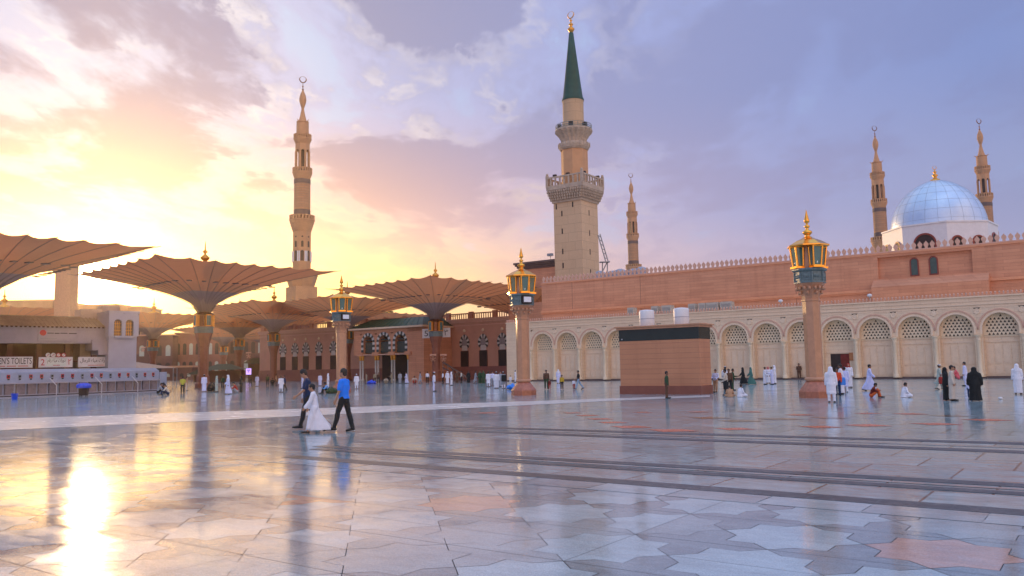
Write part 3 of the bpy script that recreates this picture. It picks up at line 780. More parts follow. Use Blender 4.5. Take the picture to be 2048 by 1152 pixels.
def main_minaret():
    Y = 138.; s = Y/1650; base = at0(1155, 560, Y)
    zz = lambda y: at(1150, y, Y).z
    t = thing('main_minaret', 'old square minaret with balconies and tall dark green cone roof', 'minaret', base, WANG)
    cw = 64.5*s; bw = 85*s
    a = MB(); a.box((0, 0, zz(405)/2), (cw, cw, zz(405))); a.build('square_shaft', M_tower, t)
    for i, (u, y) in enumerate(((-.10, 430), (-.10, 465), (-.10, 505), (-.10, 533), (-.2, 415), (.1, 415))):
        w = MB(); w.bb(u*cw*2-.12, u*cw*2+.12, -cw/2-.02, -cw/2+.1, zz(y)-.45, zz(y)+.45); w.build('slit_window', M_dark, t)
    for y in (430, 470, 507, 547):
        w = MB(); w.bb(cw/2-.1, cw/2+.02, -.3, -.06, zz(y)-.45, zz(y)+.45); w.build('slit_window', M_dark, t)
    c = MB(); n = 6
    for k in range(n):
        w = cw+(bw-cw)*((k+1)/n)**.8; z0 = zz(408)+(zz(378)-zz(408))*k/n; z1 = zz(408)+(zz(378)-zz(408))*(k+1)/n
        c.box((0, 0, (z0+z1)/2), (w, w, (z1-z0)*.985))
        if k in (1, 2, 3, 4):
            m = 13 if k < 3 else 15
            for sd_ in range(4):
                M = Matrix.Rotation(sd_*PI/2, 4, 'Z')
                for q in range(m): c.box(((q-(m-1)/2)*w/m, -w/2-.10, (z0+z1)/2-.05), (w/m*.45, .22, (z1-z0)*.9), M=M)
    c.build('corbelled_cornice', M_grey, t)
    b = MB(); z0, z1 = zz(378), zz(357)
    for sd_ in range(4):
        M = Matrix.Rotation(sd_*PI/2, 4, 'Z'); h = z1-z0
        b.box((0, -bw/2+.12, z0+.16*h/2), (bw, .24, .16*h), M=M); b.box((0, -bw/2+.12, z1-.14*h/2), (bw, .26, .14*h), M=M)
        for q in range(9):
            x = (q-4)*bw/9*1.12*.99; b.box((x, -bw/2+.12, (z0+z1)/2), (bw*.035, .22, h*.72), M=M)
        b.box((bw/2-.15, -bw/2+.15, z0+h*.58), (.42, .42, h*1.16), M=M); b.ell(M @ Vector((bw/2-.15, -bw/2+.15, z1+.45)), (.22, .22, .28))
    b.box((0, 0, z0+.1), (bw-.3, bw-.3, .2)); b.build('balcony_parapet', M_grey, t)
    for sx, sy in ((-.30, -.42), (.42, -.28), (.05, -.40), (-.42, .2), (.42, .35)):
        w = MB(); w.bb(sx*bw-.3, sx*bw+.3, sy*bw-.2, sy*bw+.2, z1-.1, z1+.45); w.build('floodlight', M_dark, t)
    o = MB(); o.lathe([(27.5*s, z0), (27.5*s, zz(298))], 8, rz=PI/8, smooth=False); o.build('octagonal_shaft', M_towero, t)
    r = MB(); r.lathe([(28*s, zz(302)), (31*s, zz(298)), (32*s, zz(292)), (30*s, zz(288)), (25*s, zz(287))], 24, smooth=False)
    for q in range(20):
        a_ = 2*PI*q/20; r.box((31.5*s*math.cos(a_), 31.5*s*math.sin(a_), zz(292)), (.25, .3, .55), a_)
    n = 40; pr = [(24*s, zz(288)), (26*s, zz(280)), (31*s, zz(272)), (36*s, zz(267)), (37.5*s, zz(264))]
    r.lathe(pr, n, fl=(20, .045), smooth=False); r.lathe([(38*s, zz(264)), (38*s, zz(261)), (35*s, zz(260.8))], 32, smooth=False); r.build('fluted_balcony', M_grey, t)
    l = MB(); R_ = 36.5*s
    for z in (zz(261)+.12, zz(256.5), zz(252)):
        nn = 32
        for q in range(nn):
            a0, a1 = 2*PI*q/nn, 2*PI*(q+1)/nn; l.tube((R_*math.cos(a0), R_*math.sin(a0), z), (R_*math.cos(a1), R_*math.sin(a1), z), .045, n=5)
    for q in range(24): a0 = 2*PI*q/24; l.tube((R_*math.cos(a0), R_*math.sin(a0), zz(261)), (R_*math.cos(a0), R_*math.sin(a0), zz(252)), .04, n=5)
    l.build('railing', M_teal, t)
    for q, a_ in enumerate((-.2, 1.2, 2.0, 3.3, 4.1, 5.1)):
        w = MB(); w.box((R_*.86*math.cos(a_), R_*.86*math.sin(a_), zz(261)+.45), (.5, .7, .7), a_); w.build('floodlight', M_dark, t)
    d = MB(); d.lathe([(21.5*s, zz(262)), (21.5*s, zz(204)), (22.3*s, zz(203)), (22.3*s, zz(201)), (20*s, zz(200.8))], 28); d.bb(-8.5*s-.5, -8.5*s+.5, -20.4*s, -18*s, zz(261), zz(247)); d.build('round_shaft', M_tower, t)
    e = MB(); e.lathe([(22.8*s, zz(203)), (22.8*s, zz(200)), (20.5*s, zz(195)), (16.0*s, zz(160)), (10.5*s, zz(115)), (4.6*s, zz(66)), (3*s, zz(64.5))], 28)
    e.build('cone_roof', M_green, t)
    f = MB(); f.lathe([(.22, zz(66)), (.45, zz(62)), (.62, zz(58.5)), (.42, zz(55.5)), (.16, zz(53)), (.36, zz(50)), (.4, zz(48.5)), (.15, zz(46)), (.12, zz(43)), (.26, zz(41)), (.1, zz(39)), (.08, zz(37))], 14)
    crescent(f, zz(37), .62); f.build('finial', M_golda, t)
    # steel lattice arm on the roof beside the tower
    st = thing('scaffold_frame', 'thin steel lattice frame with a small platform beside the square minaret', 'scaffold', at0(1209, 545, 130))
    st.location.z = at(1209, 545, 130).z-4
    m = MB(); q = lambda x, y: at(x, y, 130)-st.location
    for (x0, y0, x1, y1) in ((1196, 470, 1212, 525), (1200, 468, 1217, 525), (1205, 525, 1204, 590), (1215, 525, 1214, 590), (1199, 525, 1220, 523), (1204, 545, 1214, 525)):
        m.tube(q(x0, y0), q(x1, y1), .09, n=6)
    for k in range(7): f_ = k/6; m.tube(q(1196+16*f_, 470+55*f_), q(1201+16*f_, 474+51*f_), .06, n=5)
    m.bb(q(1199, 524).x, q(1219, 524).x, -.5, .5, q(1209, 525).z, q(1209, 525).z+.12)
    m.build('frame', M_metal, st)
    rb = thing('roof_shed', 'low bluish roof panels beyond the merlons right of the square minaret', 'roof', at0(1245, 545, 132)+Vector((0, 0, 0)), WANG)
    z = at(1245, 538, 132).z; m = MB()
    for k in range(5): m.lathe([(1.0, z-6), (1.0, z-.5), (.8, z-.15), (.3, z+.05-.05*(k % 2))], 10, (-4.2+k*1.9, k % 2, 0), smooth=False)
    m.build('roof_panel', M_blue, rb)
main_minaret()

def dome():
    Y = 116.; s = Y/1650; base = at0(1878, 470, Y); zz = lambda y: at(1876, y, Y).z
    t = thing('dome', 'pale blue panelled dome on a white octagonal drum above the pink wall', 'dome', base, math.radians(2.5))
    R_ = 88*s; zb = zz(458); H = zz(360)-zb
    prof = []
    for k in range(15):
        a = k/14*PI/2; x = math.cos(a); z = math.sin(a)
        prof.append((R_*(x**.92 if x > 0 else 0)*1.0+.02, zb+H*(z*.86+.14*(k/14)**2.2)))
    d = MB(); d.lathe([(R_*1.0, zb-1.5)]+prof, 48); d.build('dome_shell', M_dome, t)
    sm = MB()
    for k in range(24):
        a = 2*PI*k/24
        for i in range(len(prof)-2):
            p, q = prof[i], prof[i+1]; sm.tube((p[0]*math.cos(a), p[0]*math.sin(a), p[1]), (q[0]*math.cos(a), q[0]*math.sin(a), q[1]), .022, n=4)
    for i in (1, 3, 5, 7, 9):
        for k in range(48):
            a0, a1 = 2*PI*k/48, 2*PI*(k+1)/48; r, z = prof[i]; sm.tube((r*math.cos(a0), r*math.sin(a0), z), (r*math.cos(a1), r*math.sin(a1), z), .02, n=4)
    sm.build('panel_seams', mat('seam_blue', (.36, .44, .52), .5, .1), t)
    R8 = 105*s; zf_ = lambda y: at(1876, y, Y-7).z; zt = zf_(441); o = MB(); o.lathe([(R8, 5), (R8, zt-.25), (R8+.12, zt-.2), (R8+.12, zt), (R8*.8, zt+.01)], 8, rz=PI/8, smooth=False)
    o.build('drum', M_white, t)
    side = 2*R8*math.sin(PI/8); ap = R8*math.cos(PI/8); zs = zf_(483)
    for k in range(8):
        M = Matrix.Rotation(k*PI/4, 4, 'Z')
        for u, hw in (((-1.5, .62), (1.4, .62)) if k % 2 == 0 else ((0, 1.25), )):
            q = MB(); arch_band(q, u, zs, hw, hw+.22, -ap-.12, -ap+.05, z0=zs-1.6)
            f = MB(); f.add([M @ Vector(v) for v in q.v], q.f); w = f.build('window', MATS['window_red_frame'], t)
            n = 12; pts = [(u-hw, zs-1.6)]+[(u-hw*math.cos(PI*i/n), zs+hw*math.sin(PI*i/n)) for i in range(n+1)]+[(u+hw, zs-1.6)]
            f = MB(); f.add([M @ Vector((x, -ap-.04, z)) for x, z in pts], [tuple(range(len(pts)))]); f.build('pane', M_dark, w)
    g = MB(); z = zb+H; g.lathe([(.75, z-.35), (.62, z+.05), (.3, z+.2), (.2, z+.45), (.42, z+.65), (.2, z+.85), (.14, z+1.0), (.28, z+1.15), (.1, z+1.3), (.08, z+1.5)], 14)
    crescent(g, z+1.5, .28); g.build('finial', M_golda, t)
dome()

# ------------------------------------------------------------------ the great parasols of the square
def make_umbrella(label, loc, rz=math.radians(48), grp='great canopy parasols over the square'):
    t = thing('canopy_parasol', label, 'parasol', loc, rz, grp)
    zf, zr, hs = 9.3, 14.8, 12.0
    m = MB(); NR = 32; NT = 14; SUB = 4; n = NR*SUB
    def edge(a):
        c, s = math.cos(a), math.sin(a); k = hs/max(abs(c), abs(s)); return k
    pts = []
    for i in range(NT+1):
        tt = i/NT
        for k in range(n):
            a = 2*PI*k/n; e = edge(a); fr = (k % SUB)/SUB; sag = math.sin(PI*fr)
            rr = .55+(e*(1-.030*sag*tt**3)-.55)*(tt**1.35)
            z = zf+(zr-zf)*((rr-.55)/(e-.55))**.48-.13*sag*tt+(.25 if tt > .9 else 0)*(e/hs-1)
            pts.append((rr*math.cos(a), rr*math.sin(a), z))
    fs = []; mi = []
    for i in range(NT):
        for k in range(n): fs.append((i*n+k, i*n+(k+1) % n, (i+1)*n+(k+1) % n, (i+1)*n+k)); mi.append(1 if i < 5 else 0)
    m.v = pts; m.f = fs; m.m = mi; m.sm = [True]*len(fs)
    m.build('canopy', [M_fabric, M_fabricb], t)
    for k in range(NR):
        a = 2*PI*k/NR; e = edge(a); rb = MB(); pr = None
        for i in range(0, NT+1, 2):
            tt = i/NT; rr = .55+(e-.55)*(tt**1.35); z = zf+(zr-zf)*((rr-.55)/(e-.55))**.48-.05+(.25 if tt > .9 else 0)*(e/hs-1)
            if tt == 1: rr += .45; z += .03
            p = (rr*math.cos(a), rr*math.sin(a), z)
            if pr: rb.tube(pr, p, .030, n=4)
            pr = p
        rb.build('rib', M_rib, t)
    for k in range(0, NR):
        a = 2*PI*(k+.5)/NR; e = edge(a); tt = .62; rr = .55+(e-.55)*(tt**1.35); z = zf+(zr-zf)*((rr-.55)/(e-.55))**.48-.42
        d = MB(); d.box((rr*math.cos(a), rr*math.sin(a), z), (.75, .48, .10), a); d.build('vent_panel', M_rib, t)
    f = MB(); f.lathe([(.55, zr-1.3), (1.5, zr+.3), (1.3, zr+.75), (.5, zr+1.15), (.2, zr+1.5), (.5, zr+1.75), (.6, zr+2.0), (.2, zr+2.35), (.12, zr+2.5), (.34, zr+2.75), (.1, zr+3.0), (.03, zr+4.1)], 14)
    f.build('finial', M_golda, t)
    c = MB(); c.lathe([(.30, 6.5), (.30, zr)], 10); c.build('mast', M_rib, t)
    s = MB(); s.lathe([(.98, .02), (.98, .55), (.80, .75), (.80, 1.5), (.66, 1.7), (.66, 5.2), (.72, 5.3), (.72, 5.5), (.8, 5.9), (1.02, 6.7), (1.08, 7.0), (1.08, 7.9)], 8, rz=PI/8, smooth=False); s.build('shaft', mat('parasol_column_stone', (.27, .10, .06), .5, .15, 2.), t)
    b = MB(); b.lathe([(1.15, 7.0), (1.15, 7.6), (1.22, 7.65), (1.22, 7.8)], 8, rz=PI/8, smooth=False); b.build('band', M_teal, t)
    lf = MB()
    for k in range(8):
        a = k*PI/4; c_, s_ = math.cos(a), math.sin(a)
        if k % 2 == 0:
            l = MB(); l.box((1.02*c_, 1.02*s_, 8.6), (.42, .62, 1.3), a); w = l.build('lantern', M_glass, t)
            l = MB()
            for u in (-.33, .33): l.box((1.02*c_-u*s_, 1.02*s_+u*c_, 8.6), (.5, .07, 1.4), a)
            for z in (7.92, 9.3): l.box((1.02*c_, 1.02*s_, z), (.55, .74, .12), a)
            l.build('lantern_frame', M_golda, w)
        else: lf.box((.8*c_, .8*s_, 8.6), (.3, .5, 1.5), a)
    lf.build('bracket', M_bronze, t)
    r = MB(); r.lathe([(1.0, 9.3), (1.3, 9.38), (1.05, 9.55), (.75, 9.75), (.62, 10.0)], 8, rz=PI/8, smooth=False); r.build('collar', M_bronze, t)
    return t
U = [(-39.7, 106., 'large parasol on the thick column left of the big minaret, against the sunset'),
     (-53.2, 82.6, 'huge canopy parasol cut by the left edge, its column outside the frame'),
     (-12.2, 131., 'large parasol with grey-blue funnel standing before the green-roofed portal'),
     (-47.5, 164., 'parasol with slim column just left of the three walkers, by the windowed wall'),
     (-31.5, 157., 'parasol mostly hidden behind the left lamp post with a gold finial'),
     (-49.6, 186., 'smaller far parasol with dark column between the second and third slender columns'),
     (-80.6, 185., 'low far parasol glowing orange beyond the white wall, right of the twin-arched pier'),
     (-99.5, 161., 'parasol at the left edge showing above the tan roof of the toilets building'),
     (-63., 190., 'far parasol with lit lanterns in the shade beneath the central canopies'),
     (-84., 240., 'far parasol behind the big left parasol column'),
     (-78., 262., 'farthest parasol above the purple screen'),
     (-112., 214., 'far parasol in the glare behind the square tower'),
     (2.4, 149., 'parasol tucked behind the mid lamp post, only its canopy edge visible'),
     (-30., 201., 'parasol behind the green portal roof between the two large canopies')]
u0 = None
for i, (x, y, lab) in enumerate(U):
    if u0 is None: u0 = make_umbrella(lab, (x, y, 0))
    else: copy_tree(u0, (x, y, 0), math.radians(48), lab)

# ------------------------------------------------------------------ lamp posts
def make_lamp(label, loc, rz):
    t = thing('lamp_post', label, 'lamp post', loc, rz, 'stone lamp posts with golden lanterns')
    b = MB(); b.lathe([(.86, 0), (.86, .34), (.80, .44), (.58, .72), (.50, .84), (.44, .90)], 8, rz=PI/8, smooth=False)
    for k in range(4):
        a = k*PI/2; b.box((.80*math.cos(a), .80*math.sin(a), .20), (.03, .40, .20), a)
    b.build('base', M_lampd, t)
    m = MB(); m.lathe([(.44, .88), (.52, .93), (.54, 1.0), (.50, 1.07), (.45, 1.10)], 20); m.build('torus_moulding', M_lamp, t)
    s = MB(); s.lathe([(.45, 1.08), (.455, 5.15), (.50, 5.18), (.50, 5.26), (.455, 5.3)], 8, rz=PI/8, smooth=False); s.build('shaft', M_lamp, t)
    c = MB(); c.lathe([(.455, 5.25), (.48, 5.45), (.60, 5.75), (.70, 6.0), (.78, 6.12), (.82, 6.16)], 8, rz=PI/8, smooth=False)
    for k in range(8):
        a = k*PI/4
        for (u, z, r) in ((-.13, 5.86, .11), (.13, 5.86, .11), (0, 5.62, .10)):
            rad = .58+(z-5.6)*.45; c.ell((rad*math.cos(a)-u*math.sin(a), rad*math.sin(a)+u*math.cos(a), z), (r*.7, r*.9, r), n=8, m=6)
    c.build('capital', M_lamp, t)
    d = MB(); d.lathe([(.84, 6.14), (.84, 6.20), (.78, 6.22), (.78, 6.74), (.86, 6.78), (.92, 6.84), (.92, 6.92), (.7, 6.93)], 8, rz=PI/8, smooth=False)
    for k in range(8):
        a = k*PI/4; R_ = .78*math.cos(PI/8)
        d.box((R_*math.cos(a), R_*math.sin(a), 6.48), (.05, .44, .34), a)
        for q in range(5): d.ell(((R_+.035)*math.cos(a)-(q-2)*.085*math.sin(a), (R_+.035)*math.sin(a)+(q-2)*.085*math.cos(a), 6.48), (.03, .03, .10), n=6, m=5)
        d.box((.80*math.cos(a+PI/8), .80*math.sin(a+PI/8), 6.48), (.07, .07, .5), a+PI/8)
    d.build('carved_band', M_teal, t)
    k_ = MB(); k_.lathe([(.50, 6.92), (.50, 8.2)], 8, rz=PI/8, smooth=False); k_.build('core', M_lamp, t)
    for k in range(4):
        a = k*PI/2+PI/4; c_, s_ = math.cos(a), math.sin(a)
        def P(u, v, z): return (c_*u-s_*v, s_*u+c_*v, z)
        g = MB()
        lo, hi = .22, .28; z0, z1 = 7.05, 8.1
        vs = [P(.48, -lo, z0), P(.80, -lo, z0), P(.80, lo, z0), P(.48, lo, z0), P(.48, -hi, z1), P(.92, -hi, z1), P(.92, hi, z1), P(.48, hi, z1)]
        g.add(vs, [(0, 1, 5, 4), (1, 2, 6, 5), (2, 3, 7, 6)]); w = g.build('lantern_glass', M_glass, t)
        f = MB()
        for (i, j) in ((1, 5), (2, 6), (0, 4), (3, 7), (0, 1), (1, 2), (2, 3), (4, 5), (5, 6), (6, 7)):
            f.tube(vs[i], vs[j], .055, n=5)
        f.box(P(.70, 0, 6.99), (.5, .62, .10), a); f.build('frame', M_gold, w)
        q = MB(); q.lathe([(.09, 7.15), (.11, 7.2), (.11, 7.38), (.07, 7.42)], 10, P(.72, 0, 0)); q.build('bulb', M_glassl, w)
    r = MB(); r.lathe([(1.02, 8.10), (1.12, 8.13), (1.12, 8.20), (1.0, 8.26), (.66, 8.46), (.42, 8.56), (.30, 8.62)], 8, rz=0, smooth=False)
    r.build('lantern_roof', M_gold, t)
    f = MB(); f.lathe([(.30, 8.6), (.22, 8.68), (.12, 8.74), (.16, 8.8), (.25, 8.9), (.25, 8.98), (.13, 9.06), (.07, 9.14), (.13, 9.22), (.15, 9.28), (.07, 9.36), (.05, 9.42), (.15, 9.52), (.14, 9.62), (.07, 9.9), (.02, 10.16)], 16)
    f.build('finial', M_gold, t)
    return t
pL = G(1632, 795.5); pL = Vector((pL.x, pL.y, 0))
L1 = make_lamp('stone lamp post with gold lanterns standing right of the striped kiosk block, nearest one', pL, WANG+.05)
p2 = G(1047.5, 790.5); L2 = copy_tree(L1, p2, WANG+.1, 'stone lamp post with gold lanterns at the left end of the cream arcade')
p3 = at0(682.5, 785, 71.5); L3 = copy_tree(L1, p3, WANG+.12, 'stone lamp post with gold lanterns directly behind the man in the bright blue shirt')
for p, lab, hz in ((p2, 'white floodlight screen set in the teal band of the mid lamp post', 0), (p3, 'white floodlight screen set in the teal band of the left lamp post', 0)):
    a = math.atan2(p.y, p.x)+PI+.40
    f = thing('floodlight', lab, 'floodlight', Vector(p)+Vector((.95*math.cos(a), .95*math.sin(a), 6.48)), a)
    b = MB(); b.bb(-.25, .02, -.34, .34, -.26, .26); b.build('housing', M_dark, f); b = MB(); b.bb(.02, .05, -.27, .27, -.17, .19); b.build('lens', M_silver, f)

# ------------------------------------------------------------------ kiosk block with two tanks
def kiosk():
    c = G(1402, 789); l = G(1242, 788.2); d = (c-l); W_ = d.length; a = math.atan2(d.y, d.x)
    t = thing('service_kiosk', 'low pink stone service block with a black band under its roof edge', 'kiosk', l, a)
    H = at(1402, 647, c.y).z; D = 1.75
    w = MB(); w.bb(0, W_, 0, D, .55, H-.95); w.build('wall', masonry('kiosk_stone', (.58, .27, .14), (.54, .25, .13), (.43, .19, .11), 6.0, .33, ms=.014), t)
    p = MB(); p.bb(-.06, W_+.06, -.06, D+.06, 0, .55); p.build('plinth', mat('plinth_red', (.26, .085, .05), .3, .12, 2.), t)
    b = MB(); b.bb(-.02, W_+.02, -.02, D+.02, H-.95, H-.2); b.build('black_band', M_box, t)
    r = MB(); r.bb(-.14, W_+.14, -.14, D+.14, H-.2, H-.06); r.bb(-.24, W_+.24, -.24, D+.24, H-.06, H+.02); r.build('roof_slab', M_lamp, t)
    s = MB(); s.bb(.18, .24, -.04, -.02, H-.85, H-.79); s.build('small_lamp', M_white, t)
    for px, lab in ((1297, 'left white cylindrical water tank standing on the kiosk roof'), (1366.5, 'right white cylindrical water tank standing on the kiosk roof')):
        n = Vector((-math.sin(a), math.cos(a), 0)); k = wall_t(px, D*.55, l, d.normalized()); q = l+d.normalized()*k+n*D*.55
        tk = thing('water_tank', lab, 'tank', (q.x, q.y, H+.02))
        m = MB(); m.lathe([(.48, 0), (.5, .04), (.5, 1.0), (.47, 1.08), (.2, 1.12), (.01, 1.13)], 28); m.build('tank_body', M_white, tk)
        m = MB(); m.lathe([(.505, .48), (.515, .5), (.505, .52)], 28); m.build('hoop', M_whited, tk)
kiosk()

# ------------------------------------------------------------------ facade behind the parasols
FO = at0(1016, 760, 141); FD = WD; FL = -67.
def facade():
    o = FO; zt = 10.4
    t = thing('mosque_facade', 'pink stone mosque facade with black and white striped arches over tall dark windows', 'building', o, WANG)
    w = MB(); w.bb(FL, 1.5, 0, 12, 0, zt); w.build('wall', mat('facade_pink', (.60, .33, .23), .75, .08, .5), t)
    p = MB(); p.bb(FL-.05, 1.6, -.15, 0, 0, 2.2); p.build('plinth', mat('facade_plinth', (.30, .12, .09), .5, .12, 1.), t)
    c = MB(); c.bb(FL-.3, 2, -.35, 0, zt-.1, zt+.25); c.bb(FL-.3, 2, -.2, 0, zt-.45, zt-.1); c.bb(FL-.1, 1.5, -.06, 0, zt-1.0, zt-.85); c.build('cornice', M_rosy, t)
    r = MB(); x = FL
    while x < 1: r.bb(x, x+.9, .3, .8, zt+.25, zt+1.5); x += 5.3
    x = FL
    while x < 1: r.bb(x, x+.12, .45, .6, zt+.25, zt+1.15); x += .5
    r.bb(FL, 1, .4, .65, zt+1.1, zt+1.3); r.build('roof_balustrade', M_pinkp, t)
    for px in (1006, 967.5, 930, 893, 854, 690, 667, 638, 612, 590, 566):
        x = wall_t(px, 0, o, FD)
        d = MB(); hw = .8; zs, zb = 5.0, 2.4
        d.bb(x-hw, x+hw, -.06, -.02, 2.0, 4.9); w_ = d.build('window', M_dark, t)
        d = MB(); d.bb(x-hw-.08, x-hw, -.12, -.0, 2.0, 4.95); d.bb(x+hw, x+hw+.08, -.12, 0, 2.0, 4.95); d.bb(x-hw, x+hw, -.1, -.0, 4.9, 5.0); d.build('frame', mat('bronze_dark', (.12, .05, .03), .5, .1), w_)
        # striped pointed arch
        n = 13; s_ = MB(); R0, R1 = .62, 1.15; zc = 6.3
        def pt(r, k):
            a = PI*(-.22+1.44*k/n); return (x-r*math.cos(a), -.10, zc+r*math.sin(a)*(1.12 if math.sin(a) > 0 else 1.1)+(.35*(1-abs(math.cos(a))) if math.sin(a) > 0 else 0))
        for k in range(n):
            s_.add([pt(R0, k), pt(R1, k), pt(R1, k+1), pt(R0, k+1)], [(0, 1, 2, 3)], k % 2)
        s_.add([(v[0], -.0, v[2]) for v in [pt(R1+.03, k) for k in range(n+1)]], [tuple(range(n+1))], 2)
        s_.add([(pt(R0, k)[0], -.05, pt(R0, k)[2]) for k in range(n+1)], [tuple(range(n+1))], 3)
        s_.bb(x-.6, x+.6, -.08, -.0, 5.0, 5.9, 1)
        s_.build('striped_arch', [mat('stripe_dark', (.05, .07, .06), .6, .1), mat('stripe_white', (.62, .60, .55), .6, .1), M_dark, mat('screen_grey', (.30, .28, .27), .7, .2)], t)
        if px not in (893, 854):
            m = MB(); m.ell((x, -.1, 8.55), (.28, .12, .28)); m.build('boss', M_creamcol, t)
facade()

def portal():
    """porch with hipped green roof, striped upper arches and paired columns"""
    o = FO; off = -7.5
    x0 = wall_t(716, off, o, FD); x1 = wall_t(848, off, o, FD); Wd = x1-x0
    loc = o+FD*x0+WN*off
    t = thing('gate_porch', 'gate porch with green hipped roof, striped arches and paired pale columns', 'porch', loc, WANG)
    H = 9.2; D = 7.4
    st = [MATS['stripe_dark'], MATS['stripe_white']]
    xs = [wall_t(px, off, o, FD)-x0 for px in (721, 751.5, 784, 817)]
    w = MB()
    w.bb(-1.0, Wd, 0, .9, H-.7, H)
    for i in range(3):
        a, b = xs[i], xs[i+1]
        arch_wall(w, a, b, 4.6, H-.7, (a+b)/2, (b-a)/2*.60, 6.9, 0, .9)
    w.bb(xs[3], Wd, 0, D, 0, H-.001); w.bb(-1.0, xs[0], 0, .9, 4.6, H-.7)
    for x in xs: w.bb(x-.75, x+.75, -.25, .9, 4.45, 5.0)
    w.bb(-1.0, -.4, .9, D, 4.6, H); w.build('wall', M_pink, t)
    for i in range(3):
        a, b = xs[i], xs[i+1]; c = (a+b)/2; hw = (b-a)/2*.60; n = 11; s_ = MB()
        for k in range(n):
            a0, a1 = PI*k/n, PI*(k+1)/n; P = lambda r, q: (c-r*math.cos(q), -.06, 6.9+r*math.sin(q))
            s_.add([P(hw, a0), P(hw+.55, a0), P(hw+.55, a1), P(hw, a1)], [(0, 1, 2, 3)], k % 2)
        for k in range(4):
            for sx in (-1, 1): s_.bb(c+sx*hw, c+sx*(hw+.55), -.06, -.0, 5.1+k*.45, 5.1+k*.45+.45, k % 2)
        s_.build('striped_arch', st, t)
        g = MB(); g.bb(c-hw, c+hw, .5, .55, 4.95, 6.9)
        for k in range(5): g.bb(c-hw, c+hw, .42, .5, 5.1+k*.7, 5.3+k*.7)
        g.build('lattice', MATS['stripe_dark'], t)
    for x in xs:
        for s in (-.32, .32):
            c = MB(); c.lathe([(.24, 0), (.24, .2), (.17, .3), (.16, 3.55), (.2, 3.6)], 12, (x+s, .3, 0)); cc = c.build('column', mat('porch_column', (.62, .60, .54), .4, .1), t)
            c = MB(); c.lathe([(.17, 3.58), (.24, 3.7), (.22, 3.9), (.30, 4.3), (.32, 4.5)], 10, (x+s, .3, 0)); c.build('capital', M_golda, cc)
    b = MB(); b.bb(-.6, xs[3], D-.6, D-.4, 0, 4.6); b.build('dark_doors', M_dark, t)
    q = MB(); q.bb(xs[0]-.2, xs[3]+.2, -.1, .2, 4.55, 4.75); q.build('lintel', M_rosy, t)
    e = MB(); e.bb(-1.8, Wd+.5, -.8, D, H, H+.28); e.build('eaves', M_creamp, t)
    r = MB(); z0 = H+.28; z1 = H+1.9
    vs = [(-1.6, -.6, z0), (Wd+.3, -.6, z0), (Wd+.3, D, z0), (-1.6, D, z0), (1.6, 2.2, z1), (Wd-2.0, 2.2, z1), (Wd-2.0, D, z1), (1.6, D, z1)]
    r.add(vs, [(0, 1, 5, 4), (1, 2, 6, 5), (2, 3, 7, 6), (3, 0, 4, 7), (4, 5, 6, 7)])
    for k in range(14):
        u = k/13; a = Vector(vs[0]).lerp(Vector(vs[1]), u); b2 = Vector(vs[4]).lerp(Vector(vs[5]), u); r.tube(a+Vector((0, 0, .03)), b2+Vector((0, 0, .03)), .05, n=4)
    r.build('green_roof', M_green, t)
portal()
# number signs and fans hung beside the third parasol's column
def fan(px, y, Yd, lab):
    p = at(px, y, Yd); t = thing('misting_fan', lab, 'fan', p, 0, 'round misting fans on the parasol columns')
    m = MB(); n = 20
    for r in (.55, .38, .2):
        for k in range(n): a0, a1 = 2*PI*k/n, 2*PI*(k+1)/n; m.tube((r*math.cos(a0), -.12, r*math.sin(a0)), (r*math.cos(a1), -.12, r*math.sin(a1)), .03, n=4)
    m.build('guard', MATS['plinth_red'], t)
    b = MB()
    for k in range(5): a = 2*PI*k/5; b.add([(0, -.05, 0), (.48*math.cos(a), -.08, .48*math.sin(a)), (.48*math.cos(a+.7), 0, .48*math.sin(a+.7))], [(0, 1, 2)])
    b.lathe([(.16, 0), (.16, .01)], 12, (0, -.05, 0)); b.build('blades', M_rosy, t)
    h = MB(); h.bb(-.5, .5, -.1, .5, .5, .78); h.ell((0, .2, 0), (.25, .3, .25)); h.build('housing', M_rosy, t)
fan(866, 718, 130.2, 'round misting fan left of the central parasol column'); fan(887, 718, 130.2, 'round misting fan right of the central parasol column')
fan(286, 700, 210, 'misting fan on the far parasol beyond the white wall, right of the pier'); fan(497, 712, 163, 'misting fan beneath the far canopies near the purple screen')
def numsign(px, y, Yd, txt, lab):
    p = at(px, y, Yd); t = thing('number_sign', lab, 'sign', p, 0)
    m = MB(); m.bb(-.65, .65, 0, .12, -.75, .75); m.build('board', M_white, t); put_text(txt, -.3, .3, -.45, .45, -.012, M_signblk, t)
numsign(852.5, 667, 133, '5', 'white number five sign left of the central parasol lanterns'); numsign(892.5, 665, 133, '٣', 'white sign with a black numeral right of the central parasol lanterns')

# diagonal boom barrier / lifted stair rail
def boom():
    a, b = at(886, 724, 134), at(937, 757, 128); t = thing('stair_rail', 'dark diagonal stair rail descending right of the central parasol column', 'rail', (a.x, a.y, 0))
    m = MB(); o = Vector((a.x, a.y, 0)); m.tube(a-o, b-o, .16, n=6); m.tube(a-o-Vector((0, 0, .9)), b-o-Vector((0, 0, .5)), .10, n=6); m.build('handrail', M_rib, t)
    m = MB()
    for k in range(6): p = a.lerp(b, k/5)-o; m.tube((p.x, p.y, 0), p, .05, n=5)
    m.build('balusters', M_metal, t)
boom()

